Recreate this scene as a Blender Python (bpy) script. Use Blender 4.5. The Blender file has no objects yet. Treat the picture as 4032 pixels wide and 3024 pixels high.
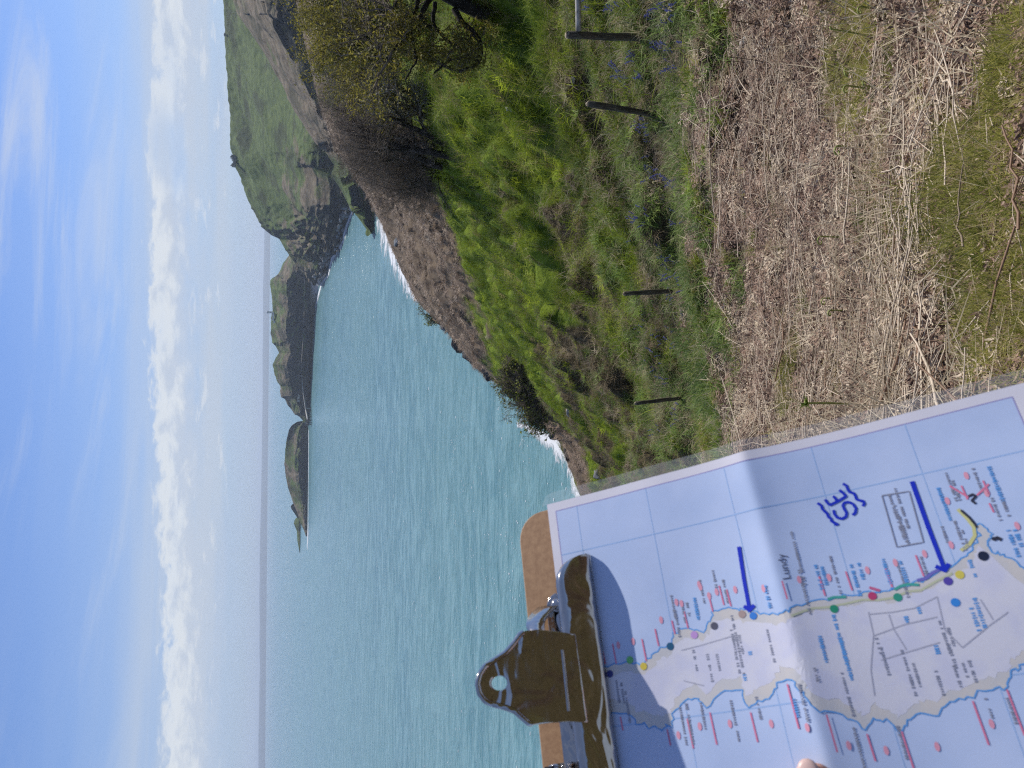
import bpy, bmesh, math, random
import numpy as np
from mathutils import Vector, Matrix, Euler

SC = bpy.context.scene
COL = SC.collection
rng = np.random.default_rng(7)
random.seed(7)

# ------------------------------------------------------------------ camera
# The photograph was taken with the phone upright but is stored lying on its side:
# the top of the world is at the left of the picture, so the camera is rolled a quarter turn.
FPX, PITCH, ROLL = 3028.0, math.radians(17.9), math.radians(0.6)
SEA = -70.0                                     # the eye is at the origin, 70 m above the sea
_cp, _sp = math.cos(PITCH), math.sin(PITCH)
_cr, _sr = math.cos(ROLL), math.sin(ROLL)
FWD = Vector((0, _cp, -_sp)); UPV = Vector((0, _sp, _cp)); RGT = Vector((1, 0, 0))
R2 = RGT * _cr + UPV * _sr; D2 = -UPV * _cr + RGT * _sr      # picture axes of the upright view
cam_d = bpy.data.cameras.new('camera'); cam = bpy.data.objects.new('camera', cam_d); COL.objects.link(cam)
cam.matrix_world = Matrix((( D2.x, R2.x, -FWD.x, 0), (D2.y, R2.y, -FWD.y, 0), (D2.z, R2.z, -FWD.z, 0), (0, 0, 0, 1)))
cam_d.sensor_width = 36.0; cam_d.lens = FPX / 4032 * 36.0
cam_d.clip_start = 0.02; cam_d.clip_end = 90000
cam_d.dof.use_dof = True; cam_d.dof.focus_distance = 6.0; cam_d.dof.aperture_fstop = 26.0
SC.camera = cam

def ray(v, y):
    """direction through photo pixel (x=v across the stored picture, y down it); forward part scaled so that world Y = 1"""
    v = np.asarray(v, float); y = np.asarray(y, float)
    r = (3024 - y - 1512) / FPX; d = (v - 2016) / FPX
    X = R2.x * r + D2.x * d + FWD.x; Y = R2.y * r + D2.y * d + FWD.y; Z = R2.z * r + D2.z * d + FWD.z
    return np.stack([X / Y, np.ones_like(Y), Z / Y], -1)
def at(v, y, dist):
    return ray(v, y) * np.asarray(dist, float)[..., None]
def onsea(v, y, z=SEA):
    q = ray(v, y); return q * (z / q[..., 2])[..., None]

# ------------------------------------------------------------------ sky, sun, exposure
SUN_AZ, SUN_EL = math.radians(38), math.radians(50)      # to the right of straight ahead
world = bpy.data.worlds.new('World'); SC.world = world; world.use_nodes = True
wn, wl = world.node_tree.nodes, world.node_tree.links
wn.clear()
def N(nodes, t, **kw):
    n = nodes.new(t)
    for k, v in kw.items():
        if k.startswith('i_'):
            key = k[2:]; n.inputs[int(key) if key.isdigit() else key.replace('_', ' ')].default_value = v
        else: setattr(n, k, v)
    return n
def build_world():
    L = wl.new
    def math_(op, a, b=None, clamp=False):
        n = N(wn, 'ShaderNodeMath', operation=op, use_clamp=clamp)
        for i, s in enumerate((a, b)):
            if s is None: continue
            if isinstance(s, (int, float)): n.inputs[i].default_value = s
            else: L(s, n.inputs[i])
        return n.outputs[0]
    def ramp(s, a, b, c0=0.0, c1=1.0, smooth=True):
        n = N(wn, 'ShaderNodeMapRange', interpolation_type='SMOOTHSTEP' if smooth else 'LINEAR')
        L(s, n.inputs['Value'])
        for k, v in zip(('From Min', 'From Max', 'To Min', 'To Max'), (a, b, c0, c1)): n.inputs[k].default_value = v
        return n.outputs['Result']
    def mix(f, a, b):
        n = N(wn, 'ShaderNodeMix', data_type='RGBA')
        if isinstance(f, float): n.inputs[0].default_value = f
        else: L(f, n.inputs[0])
        for i, s in ((6, a), (7, b)):
            if isinstance(s, tuple): n.inputs[i].default_value = s
            else: L(s, n.inputs[i])
        return n.outputs[2]
    def noise(vec, scale, det=6, rough=.55, dist=0.0):
        n = N(wn, 'ShaderNodeTexNoise'); L(vec, n.inputs['Vector'])
        n.inputs['Scale'].default_value = scale; n.inputs['Detail'].default_value = det
        n.inputs['Roughness'].default_value = rough; n.inputs['Distortion'].default_value = dist
        return n.outputs['Fac']
    sky = N(wn, 'ShaderNodeTexSky', sky_type='NISHITA', sun_disc=False, sun_elevation=SUN_EL, sun_rotation=SUN_AZ,
            altitude=100, air_density=1.0, dust_density=0.6, ozone_density=2.5)
    tint = N(wn, 'ShaderNodeMix', data_type='RGBA', blend_type='MULTIPLY'); tint.inputs[0].default_value = 1.0
    L(sky.outputs[0], tint.inputs[6]); tint.inputs[7].default_value = (0.62, 0.82, 1.22, 1)
    tc = N(wn, 'ShaderNodeTexCoord'); sep = N(wn, 'ShaderNodeSeparateXYZ'); L(tc.outputs['Generated'], sep.inputs[0])
    el = math_('MULTIPLY', math_('ARCSINE', sep.outputs[2]), 57.2958)            # elevation, degrees
    az = math_('MULTIPLY', math_('ARCTAN2', sep.outputs[0], sep.outputs[1]), 57.2958)
    def coords(kx, ky, ox=0.0, shear=0.0):
        c = N(wn, 'ShaderNodeCombineXYZ')
        L(math_('ADD', math_('MULTIPLY', az, kx), ox), c.inputs[0])
        L(math_('ADD', math_('MULTIPLY', el, ky), math_('MULTIPLY', az, shear)), c.inputs[1]); return c.outputs[0]
    col = tint.outputs[2]
    W = lambda k, b=1.0: (7.2 * k, 7.6 * k, 8.2 * k * b, 1)
    # pale veil thickening towards the horizon
    veil = math_('MULTIPLY', ramp(el, 0.0, 15.5, 1.0, 0.22), 0.86)
    vn = noise(coords(.06, .55, 3.1), 1.0, 2, .5)
    veil = math_('MULTIPLY', veil, ramp(vn, .2, .75, .72, 1.08), True)
    col = mix(veil, col, (4.6, 5.6, 7.4, 1))
    # cirrus streaks
    cn = noise(coords(.055, .42, 11.0, .035), 1.0, 5, .62, .9)
    cn2 = noise(coords(.02, .1, 5.0), 1.0, 2)
    cir = math_('MULTIPLY', ramp(cn, .45, .78), ramp(cn2, .30, .58))
    cir = math_('MULTIPLY', cir, ramp(el, 6.0, 11.0))
    col = mix(math_('MULTIPLY', cir, .5), col, W(.95))
    # flat grey-white stratus layer behind the cumulus
    st = noise(coords(.035, .5, 20.0), 1.0, 3, .5)
    stm = math_('MULTIPLY', ramp(el, 1.6, 3.2), ramp(el, 9.2, 6.2))
    stm = math_('MULTIPLY', stm, ramp(st, .34, .62))
    col = mix(math_('MULTIPLY', stm, .75), col, (5.5, 6.2, 7.3, 1))
    # cumulus line: puffs along a wandering top edge, flatter below
    puff = noise(coords(.42, 1.05, 7.0), 1.0, 6, .6, .25)
    swell = math_('SINE', math_('MULTIPLY', math_('ADD', az, 12.0), .0785))
    top = math_('ADD', math_('ADD', 6.6, math_('MULTIPLY', swell, .95)), math_('MULTIPLY', math_('SUBTRACT', puff, .5), 2.9))
    hgt = math_('SUBTRACT', top, el)                                             # degrees below the top edge
    up = math_('MULTIPLY', ramp(hgt, 0.0, .55), ramp(hgt, 3.9, 1.6))
    brk = ramp(noise(coords(.1, .2, 31.0), 1.0, 2, .5), .22, .5)
    cum = math_('MULTIPLY', up, brk)
    shade = ramp(math_('ADD', hgt, math_('MULTIPLY', math_('SUBTRACT', puff, .5), 4.0)), .5, 2.3)
    col = mix(math_('MULTIPLY', cum, .82), col, mix(shade, W(1.06, .98), (5.6, 6.3, 7.5, 1)))
    # small low puffs
    pl = noise(coords(.3, 1.4, 50.0), 1.0, 4, .6)
    plm = math_('MULTIPLY', math_('MULTIPLY', ramp(el, 2.0, 3.0), ramp(el, 5.8, 4.0)), ramp(pl, .56, .68))
    col = mix(math_('MULTIPLY', plm, .55), col, W(1.02))
    bg = N(wn, 'ShaderNodeBackground'); L(col, bg.inputs[0]); bg.inputs[1].default_value = 0.10
    world.cycles.sampling_method = 'MANUAL'; world.cycles.sample_map_resolution = 256
    out = N(wn, 'ShaderNodeOutputWorld'); L(bg.outputs[0], out.inputs[0])
build_world()
sun_d = bpy.data.lights.new('sun', 'SUN'); sun_d.energy = 4.6; sun_d.angle = math.radians(0.53); sun_d.color = (1.0, .95, .87)
sun = bpy.data.objects.new('sun', sun_d); COL.objects.link(sun)
SUN_DIR = Vector((math.sin(SUN_AZ) * math.cos(SUN_EL), math.cos(SUN_AZ) * math.cos(SUN_EL), math.sin(SUN_EL)))
sun.rotation_euler = (-SUN_DIR).to_track_quat('-Z', 'Y').to_euler(); sun.location = (0, 0, 60)
SC.render.engine = 'CYCLES'
SC.view_settings.view_transform = 'Standard'; SC.view_settings.look = 'None'
SC.view_settings.gamma = 1.0; SC.view_settings.use_curve_mapping = False
SC.view_settings.exposure = 0.0
SC.cycles.max_bounces = 8; SC.cycles.diffuse_bounces = 2; SC.cycles.glossy_bounces = 2; SC.cycles.transmission_bounces = 4
SC.cycles.volume_bounces = 0; SC.cycles.transparent_max_bounces = 12; SC.cycles.use_denoising = False; SC.cycles.use_adaptive_sampling = True; SC.cycles.adaptive_threshold = .02
SC.cycles.filter_width = 1.2
SC.cycles.caustics_reflective = False; SC.cycles.caustics_refractive = False

# ------------------------------------------------------------------ helpers
def tag(o, label=None, cat=None, group=None, kind=None):
    for k, v in (('label', label), ('category', cat), ('group', group), ('kind', kind)):
        if v: o[k] = v
    return o
def link(name, me, mat=None, parent=None, smooth=False):
    o = bpy.data.objects.new(name, me); COL.objects.link(o)
    if mat is not None and len(me.materials) == 0: me.materials.append(mat)
    if parent is not None: o.parent = parent
    if smooth: me.polygons.foreach_set('use_smooth', np.ones(len(me.polygons), bool))
    return o
def empty(name, loc=(0, 0, 0), rot=None):
    o = bpy.data.objects.new(name, None); COL.objects.link(o); o.location = loc
    o.empty_display_size = .1
    if rot is not None: o.rotation_euler = rot
    return o
def mesh_np(name, V, F, attrs=None):
    """V (n,3), F (m,3 or 4) -> mesh, fast"""
    me = bpy.data.meshes.new(name)
    V = np.ascontiguousarray(V, np.float32).reshape(-1, 3); F = np.ascontiguousarray(F, np.int32); k = F.shape[1]
    me.vertices.add(len(V)); me.vertices.foreach_set('co', V.ravel())
    me.loops.add(F.size); me.loops.foreach_set('vertex_index', F.ravel())
    me.polygons.add(len(F)); me.polygons.foreach_set('loop_start', np.arange(0, F.size, k, dtype=np.int32))
    me.polygons.foreach_set('loop_total', np.full(len(F), k, np.int32))
    for nm, a in (attrs or {}).items():
        a = np.asarray(a, np.float32)
        a = a.reshape(-1, 4) if a.ndim == 3 else a
        if a.ndim == 2 and a.shape[1] == 4:
            me.attributes.new(nm, 'FLOAT_COLOR', 'POINT').data.foreach_set('color', np.ascontiguousarray(a).ravel())
        else: me.attributes.new(nm, 'FLOAT', 'POINT').data.foreach_set('value', np.ascontiguousarray(a).ravel())
    me.update(calc_edges=True); me.validate()
    return me
def grid_faces(a, b):
    i = np.arange(a - 1)[:, None] * b + np.arange(b - 1)[None]
    return np.stack([i, i + b, i + b + 1, i + 1], -1).reshape(-1, 4)
def _h(ix, iy, s):
    n = (ix.astype(np.int64) * 374761393 + iy.astype(np.int64) * 668265263 + s * 1442695041) & 0xffffffff
    n = ((n ^ (n >> 13)) * 1274126177) & 0xffffffff
    return ((n ^ (n >> 16)) & 0xffff) / 65535.0
def vnoise(x, y, s=0):
    x0 = np.floor(x); y0 = np.floor(y); fx = x - x0; fy = y - y0
    fx = fx * fx * fx * (fx * (fx * 6 - 15) + 10); fy = fy * fy * fy * (fy * (fy * 6 - 15) + 10)
    a = _h(x0, y0, s); b = _h(x0 + 1, y0, s); c = _h(x0, y0 + 1, s); d = _h(x0 + 1, y0 + 1, s)
    return (a + (b - a) * fx) * (1 - fy) + (c + (d - c) * fx) * fy - .5
def fbm(x, y, o=4, s=0, g=.5):
    t = 0; a = 1.0; x = np.asarray(x, float); y = np.asarray(y, float)
    for k in range(o):
        t = t + a * vnoise(x, y, s + k * 17); x, y = x * 1.93 + y * .55, y * 1.93 - x * .55; a *= g
    return t
def sstep(x, a, b):
    t = np.clip((x - a) / (b - a), 0, 1); return t * t * (3 - 2 * t)

# ------------------------------------------------------------------ materials
class MatB:
    def __init__(s, name):
        s.m = bpy.data.materials.new(name); s.m.use_nodes = True; s.n = s.m.node_tree.nodes; s.l = s.m.node_tree.links
        s.n.clear(); s.out = s.n.new('ShaderNodeOutputMaterial'); s.b = s.n.new('ShaderNodeBsdfPrincipled')
        s.l.new(s.b.outputs[0], s.out.inputs[0]); s.b.inputs['Specular IOR Level'].default_value = .3
    def put(s, sock, v):
        if isinstance(v, bpy.types.NodeSocket): s.l.new(v, sock)
        elif isinstance(v, tuple) and len(v) == 3 and sock.type == 'RGBA': sock.default_value = (*v, 1)
        else: sock.default_value = v
    def P(s, **kw):
        for k, v in kw.items(): s.put(s.b.inputs[k.replace('_', ' ')], v)
        return s
    def noise(s, scale, det=5, rough=.55, vec=None, dist=0.0):
        n = s.n.new('ShaderNodeTexNoise'); n.inputs['Scale'].default_value = scale; n.inputs['Detail'].default_value = det
        n.inputs['Roughness'].default_value = rough; n.inputs['Distortion'].default_value = dist
        s.l.new(vec if vec is not None else s.pos(), n.inputs['Vector']); return n.outputs['Fac']
    def pos(s):
        return s.n.new('ShaderNodeNewGeometry').outputs['Position']
    def obj(s): return s.n.new('ShaderNodeTexCoord').outputs['Object']
    def scaled(s, vec, sc, rot=(0, 0, 0)):
        n = s.n.new('ShaderNodeMapping'); n.inputs['Scale'].default_value = sc; n.inputs['Rotation'].default_value = rot
        s.l.new(vec, n.inputs['Vector']); return n.outputs[0]
    def ramp(s, v, a, b, c0=0.0, c1=1.0):
        n = s.n.new('ShaderNodeMapRange'); n.interpolation_type = 'SMOOTHSTEP'; s.put(n.inputs['Value'], v)
        for k, q in zip(('From Min', 'From Max', 'To Min', 'To Max'), (a, b, c0, c1)): s.put(n.inputs[k], q)
        return n.outputs['Result']
    def mix(s, f, a, b, mode='MIX'):
        n = s.n.new('ShaderNodeMix'); n.data_type = 'RGBA'; n.blend_type = mode
        s.put(n.inputs[0], f); s.put(n.inputs[6], a); s.put(n.inputs[7], b); return n.outputs[2]
    def math(s, op, a, b=0.0):
        n = s.n.new('ShaderNodeMath'); n.operation = op; s.put(n.inputs[0], a); s.put(n.inputs[1], b); return n.outputs[0]
    def attr(s, name, out='Fac'):
        n = s.n.new('ShaderNodeAttribute'); n.attribute_name = name; return n.outputs[out]
    def sep(s, v):
        n = s.n.new('ShaderNodeSeparateXYZ'); s.l.new(v, n.inputs[0]); return n.outputs
    def normal_z(s): return s.sep(s.n.new('ShaderNodeNewGeometry').outputs['Normal'])[2]
    def rand(s): return s.n.new('ShaderNodeObjectInfo').outputs['Random']
    def bump(s, h, strength=.5, dist=.1):
        n = s.n.new('ShaderNodeBump'); n.inputs['Strength'].default_value = strength; n.inputs['Distance'].default_value = dist
        s.put(n.inputs['Height'], h); s.l.new(n.outputs[0], s.b.inputs['Normal']); return s
    def translucent(s, col, fac):
        t = s.n.new('ShaderNodeBsdfTranslucent'); s.put(t.inputs[0], col)
        m = s.n.new('ShaderNodeMixShader'); m.inputs[0].default_value = fac
        s.l.new(s.b.outputs[0], m.inputs[1]); s.l.new(t.outputs[0], m.inputs[2]); s.l.new(m.outputs[0], s.out.inputs[0]); return s
MATS = {}
def simple(name, col, rough=.8, var=.25, scale=8.0, metal=0.0, spec=.3, coords='obj'):
    if name in MATS: return MATS[name]
    b = MatB(name); vec = b.obj() if coords == 'obj' else b.pos()
    f = b.noise(scale, 5, .6, vec)
    dark = tuple(c * (1 - var) for c in col); light = tuple(min(1, c * (1 + var)) for c in col)
    b.P(Base_Color=b.mix(b.ramp(f, .3, .7), dark, light), Roughness=rough, Metallic=metal, Specular_IOR_Level=spec)
    MATS[name] = b.m; return b.m

def mat_headland():
    b = MatB('headland')
    nz = b.normal_z(); br = b.attr('brown')
    n1 = b.noise(.035, 6, .6); n2 = b.noise(.16, 6, .62); n3 = b.noise(.6, 5, .6)
    grass = b.mix(b.ramp(n2, .35, .68), (.046, .076, .020), (.105, .145, .038))
    heath = b.mix(b.ramp(n2, .35, .65), (.105, .08, .055), (.19, .155, .105))
    veg = b.mix(b.ramp(b.math('ADD', br, b.math('MULTIPLY', b.math('SUBTRACT', n1, .5), 1.8)), .35, .62), grass, heath)
    scrub = b.mix(b.ramp(b.noise(.03, 7, .65), .49, .62), veg, b.mix(.7, veg, (.022, .028, .014)))  # scrub patches, made darker and larger to paint in the shade of the gullies
    rock = b.mix(b.ramp(n3, .35, .7), (.016, .017, .020), (.056, .054, .053))
    pale = b.mix(b.ramp(b.noise(.3, 6, .7), .68, .78), rock, (.13, .125, .115))
    f = b.ramp(b.math('ADD', nz, b.math('MULTIPLY', b.math('SUBTRACT', n2, .5), .5)), .52, .70)
    b.P(Base_Color=b.mix(f, pale, scrub), Roughness=.9, Specular_IOR_Level=.15)
    b.bump(b.math('ADD', n2, b.math('MULTIPLY', n3, .5)), .6, 1.0)
    return b.m
def mat_sea():
    b = MatB('sea_water')
    p = b.pos()
    q = b.scaled(p, (.35, 1.0, 1.0), (0, 0, math.radians(-14)))
    w1 = b.noise(.19, 4, .6, q, .4); w2 = b.noise(.8, 3, .5, q); w3 = b.noise(.009, 5, .55, b.scaled(p, (.5, 1.3, 1)))
    deep = b.mix(b.ramp(w3, .3, .7), (.066, .172, .190), (.112, .240, .255))
    c = b.mix(b.ramp(w1, .35, .7), deep, (.160, .300, .315))
    b.P(Base_Color=c, Roughness=.22, Specular_IOR_Level=.5, IOR=1.33)
    b.bump(b.math('MULTIPLY', b.math('ADD', w1, b.math('MULTIPLY', w2, .4)), b.ramp(w3, .3, .7, .5, 1.15)), 1.0, 1.5)
    return b.m
def mat_foam():
    b = MatB('sea_foam')
    p = b.pos(); e = b.attr('edge')
    n = b.noise(.13, 8, .74, b.scaled(p, (.6, 1, 1)), 1.2)
    m = b.ramp(b.math('ADD', n, b.math('MULTIPLY', b.math('SUBTRACT', e, .5), .5)), .5, .66)
    b.P(Base_Color=(.62, .64, .66), Roughness=.9, Alpha=m); return b.m
def mat_beach():
    b = MatB('beach_shingle')
    n = b.noise(.05, 6, .6); m = b.noise(.5, 4, .6)
    c = b.mix(b.ramp(n, .4, .6), (.36, .34, .33), (.22, .21, .205))
    b.P(Base_Color=b.mix(b.ramp(m, .4, .7), c, (.42, .40, .38)), Roughness=.95); b.bump(m, .6, .6); return b.m
# ------------------------------------------------------------------ sea
def build_sea():
    az = np.radians(np.linspace(-80, 80, 161)); r = np.geomspace(40, 60000, 90)
    A, Rr = np.meshgrid(az, r, indexing='ij')
    V = np.stack([np.sin(A) * Rr, np.cos(A) * Rr, np.full_like(A, SEA)], -1)
    o = link('sea', mesh_np('sea', V, grid_faces(161, 90)[:, ::-1]), mat_sea()); tag(o, kind='structure')
build_sea()

# ------------------------------------------------------------------ far headlands, lofted from shore to crest and down the far side
HEAD = mat_headland()
def interp_cols(cols, ys):
    cy = np.array([c[0] for c in cols], float); K = len(cols[0]) - 1
    P = np.array([[(p if len(p) == 3 else (*p, 0.0)) for p in c[1:]] for c in cols], float)       # (n,K,3) v,d,brown
    out = np.empty((len(ys), K, 3))
    for k in range(K):
        for j in range(3): out[:, k, j] = np.interp(ys, cy, P[:, k, j])
    return out
def loft(name, cols, ny, nk, prof, back, amp, seed, brown=None, kind='structure', wav=1.0, backdrop=None):
    """cols: (y, (v_base, d_base or None for the waterline), (v_crest, d_crest));
    prof: list of (fraction of picture height, fraction of distance) from base to crest"""
    ys = np.linspace(cols[0][0], cols[-1][0], ny)
    cy = [c[0] for c in cols]
    vb = np.interp(ys, cy, [c[1][0] for c in cols])
    sea_d = onsea(vb, ys)[:, 1]
    db = np.interp(ys, cy, [(c[1][1] if c[1][1] else float(onsea(c[1][0], c[0])[1])) for c in cols])
    vc = np.interp(ys, cy, [c[2][0] for c in cols]); dc = np.interp(ys, cy, [c[2][1] for c in cols])
    t = np.linspace(0, 1, nk)
    pf = np.array(prof)
    fv = np.interp(t, np.linspace(0, 1, len(pf)), pf[:, 0]); fd = np.interp(t, np.linspace(0, 1, len(pf)), pf[:, 1])
    v = vb[:, None] + (vc - vb)[:, None] * fv; d = db[:, None] + (dc - db)[:, None] * fd
    P = at(v, np.repeat(ys[:, None], nk, 1), d)
    # far side
    tb = np.linspace(0, 1, 14)[1:]
    C = P[:, -1]; B = np.repeat(C[:, None], 13, 1).copy()
    dirv = C / np.linalg.norm(C[:, :2], axis=1)[:, None]; dirv[:, 2] = 0
    B += dirv[:, None] * (tb[None, :, None] * back)
    B[..., 2] = C[:, None, 2] + (SEA - 4 - C[:, None, 2]) * (tb ** 2.0)[None]
    P = np.concatenate([P, B], 1); nkk = nk + 13
    du = np.gradient(P, axis=0); dv = np.gradient(P, axis=1)
    nrm = np.cross(du, dv); nrm /= np.linalg.norm(nrm, axis=2, keepdims=True) + 1e-9
    nrm *= np.where(nrm[..., 1:2] > 0, -1, 1) * np.where((nrm[..., 2:3] < 0) & (np.abs(nrm[..., 1:2]) < .02), -1, 1)
    steep = 1 - np.clip(np.abs(nrm[..., 2]), 0, 1)
    s = np.cumsum(np.linalg.norm(np.diff(P[:, nk // 2], axis=0), axis=1)); s = np.concatenate([[0], s])[:, None] + 0 * P[..., 0]
    hh = np.linalg.norm(P - P[:, :1], axis=2)
    g = -np.abs(fbm(s / (52 * wav) + .5 * hh / 60, hh / (190 * wav), 4, seed, .42)) * 1.7 + .3        # gullies running down the slope
    rough = fbm(s / (14 * wav), hh / (14 * wav), 5, seed + 5, .6)
    w = sstep(np.arange(nkk) / nkk, 0, .08)[None] * np.where(np.arange(nkk) >= nk - 1, .25, 1.0)[None]
    edge = np.clip((nk - 1 - np.arange(nkk)) / (nk * .12), 0.12, 1)[None]
    P = P + nrm * ((g * (.65 + .9 * steep) + rough * (.08 + steep ** 1.5)) * amp * w * edge)[..., None]
    P[..., 2] += rough * .22 * amp * (1 - edge) * (np.arange(nkk) < nk)[None]
    P[:, 0, 2] = np.minimum(P[:, 0, 2], P[:, 0, 2] - 2.0)
    br = np.zeros(P.shape[:2]) if brown is None else brown(v if False else np.concatenate([v, np.repeat(v[:, -1:], 13, 1)], 1), ys[:, None] + 0 * P[..., 0])
    o = link(name, mesh_np(name, P, grid_faces(ny, nkk), {'brown': br}), HEAD, smooth=True)
    tag(o, kind=kind); return o, P
CLIFF = [(0, 0), (.10, .02), (.22, .06), (.36, .16), (.52, .34), (.68, .55), (.84, .78), (1, 1)]
HILL = [(0, 0), (.10, .012), (.22, .035), (.34, .08), (.45, .18), (.58, .40), (.72, .63), (.86, .84), (1, 1)]
castle_hill, CH = loft('castle_headland', [
    (-700, (1400, 600), (850, 830)), (0, (1400, 600), (880, 880)), (300, (1400, 600), (893, 920)), (500, (1396, 620), (906, 950)),
    (600, (1392, 632), (913, 960)), (655, (1390, None), (926, 968)), (702, (1389, None), (951, 972)), (750, (1388, None), (958, 975)),
    (810, (1387, None), (986, 978)), (858, (1370, None), (1010, 982)), (899, (1352, None), (1036, 986)), (925, (1346, None), (1066, 988)),
    (940, (1342, None), (1099, 985)), (953, (1340, None), (1107, 985)), (975, (1328, None), (1119, 985)), (1000, (1310, None), (1136, 985)),
    (1016, (1299, None), (1147, 985)), (1050, (1291, None), (1172, 985)), (1085, (1284, None), (1206, 990)), (1110, (1262, None), (1232, 1010))],
    420, 150, HILL, 190, 12.5, 3, brown=lambda v, y: .18 + .35 * sstep(v, 1020, 1180) - .3 * sstep(y, 900, 500) * (v < 1190))
plateau, PL = loft('lighthouse_headland', [
    (975, (1216, 1060), (1140, 1180)), (1007, (1216, 1070), (1137, 1190)), (1040, (1215, 1080), (1112, 1200)), (1070, (1214, 1085), (1101, 1205)), (1086, (1214, 1090), (1090, 1210)),
    (1096, (1213, 1095), (1072, 1210)), (1105, (1213, 1100), (1063, 1210)), (1130, (1213, 1110), (1065, 1215)), (1165, (1213, 1120), (1070, 1225)), (1225, (1212, 1145), (1073, 1240)),
    (1245, (1212, 1150), (1069, 1245)), (1270, (1212, 1160), (1066, 1250)), (1320, (1212, 1175), (1067, 1260)), (1350, (1212, 1185), (1072, 1265)), (1362, (1212, 1190), (1085, 1268)),
    (1390, (1211, 1195), (1099, 1270)), (1408, (1211, 1200), (1086, 1272)), (1435, (1210, 1205), (1073, 1275)), (1470, (1209, 1215), (1081, 1280)), (1503, (1208, 1225), (1092, 1285)),
    (1520, (1208, 1230), (1103, 1288)), (1563, (1207, 1240), (1107, 1290)), (1572, (1206, 1242), (1122, 1292)), (1598, (1205, 1246), (1136, 1296)), (1612, (1205, 1250), (1147, 1298)),
    (1630, (1204, 1255), (1160, 1300)), (1640, (1203, 1258), (1178, 1302)), (1662, (1202, 1262), (1200, 1300))],
    420, 90, [(0, 0), (.2, .04), (.4, .09), (.58, .16), (.7, .3), (.8, .5), (.9, .75), (1, 1)], 90, 7, 11, wav=.7,
    brown=lambda v, y: .3 + .2 * sstep(v, 1070, 1110))
island, RI = loft('tidal_island', [
    (1656, (1214, None), (1200, 1300)), (1661, (1214, None), (1170, 1305)), (1675, (1214, None), (1149, 1312)), (1692, (1214, None), (1138, 1318)), (1740, (1213, None), (1127, 1330)),
    (1790, (1213, None), (1122, 1335)), (1830, (1212, None), (1120, 1338)), (1880, (1212, None), (1126, 1338)), (1920, (1212, None), (1134, 1336)),
    (1955, (1212, None), (1146, 1332)), (1985, (1211, None), (1157, 1326)), (2020, (1211, None), (1172, 1318)), (2060, (1210, None), (1184, 1308)), (2090, (1210, None), (1200, 1298)), (2112, (1209, None), (1208, 1290))],
    300, 80, [(0, 0), (.2, .05), (.4, .13), (.54, .24), (.62, .4), (.74, .62), (.88, .84), (1, 1)], 110, 5.5, 23, wav=.7,
    brown=lambda v, y: .5 + 0 * v)
def stack(name, cols, seed):
    o, P = loft(name, cols, 70, 26, CLIFF, 30, 2.2, seed, wav=.4, brown=lambda v, y: .3 + 0 * v); return o
stack('sea_stack', [(1978, (1186, None), (1184, 1500)), (1984, (1186, None), (1152, 1505)), (1994, (1186, None), (1144, 1508)), (2006, (1186, None), (1149, 1508)), (2022, (1186, None), (1160, 1506)), (2037, (1186, None), (1169, 1504)), (2046, (1186, None), (1185, 1502))], 31)
stack('sea_stack', [(2030, (1184, None), (1182, 1530)), (2040, (1184, None), (1166, 1536)), (2050, (1184, None), (1159, 1538)), (2062, (1184, None), (1157, 1538)), (2074, (1184, None), (1162, 1538)), (2092, (1183, None), (1169, 1536)), (2130, (1183, None), (1171, 1536)), (2155, (1182, None), (1176, 1536)), (2176, (1181, None), (1180, 1535))], 37)
midhead, MH = loft('dark_cliff_headland', [
    (-700, (1300, 420), (830, 600)), (-100, (1300, 425), (893, 600)), (0, (1305, 425), (915, 600)), (60, (1310, 430), (938, 600)), (130, (1320, 435), (990, 600)), (200, (1335, 440), (1035, 600)),
    (280, (1370, 448), (1078, 600)), (330, (1400, 452), (1108, 600)), (430, (1430, 462), (1158, 598)), (500, (1450, 470), (1200, 594)), (540, (1462, 475), (1226, 590)),
    (562, (1470, 480), (1240, 585)), (600, (1482, None), (1285, 578)), (650, (1484, None), (1318, 572)), (690, (1484, None), (1306, 575)), (750, (1482, None), (1346, 574)), (800, (1480, None), (1372, 578)),
    (818, (1478, None), (1380, 552)), (845, (1474, None), (1404, 536)), (872, (1472, None), (1427, 527)), (892, (1470, None), (1442, 522)), (912, (1467, None), (1460, 518)), (918, (1466, None), (1465, 516))],
    420, 120, [(0, 0), (.22, .015), (.42, .03), (.56, .05), (.66, .09), (.76, .3), (.88, .65), (1, 1)], 60, 7, 43, wav=.6,
    brown=lambda v, y: .75 - .55 * sstep(y, 540, 700))
# beach between the shore and the foot of the cliff
def build_beach():
    ys = np.linspace(1000, 1668, 160)
    wy = [1000, 1016, 1084, 1116, 1193, 1242, 1333, 1441, 1560, 1668]; wv = [1312, 1299, 1286, 1259, 1240, 1234, 1229, 1221, 1217, 1216]
    P0 = onsea(np.interp(ys, wy, wv), ys, SEA - .6)
    ty = [1000, 1100, 1250, 1400, 1560, 1668]; tv = [1216, 1213, 1212, 1211, 1207, 1203]; td = [1100, 1120, 1170, 1215, 1258, 1290]
    P1 = at(np.interp(ys, ty, tv) - 3, ys, np.interp(ys, ty, td))
    t = np.linspace(0, 1, 30)[None, :, None]
    P = P0[:, None] * (1 - t) + P1[:, None] * t
    P[..., 2] += fbm(P[..., 0] / 12, P[..., 1] / 12, 4, 91) * 1.6 * np.sin(t[..., 0] * np.pi)
    tag(link('beach', mesh_np('beach', P, grid_faces(160, 30)), mat_beach(), smooth=True), kind='structure')
build_beach()
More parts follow.
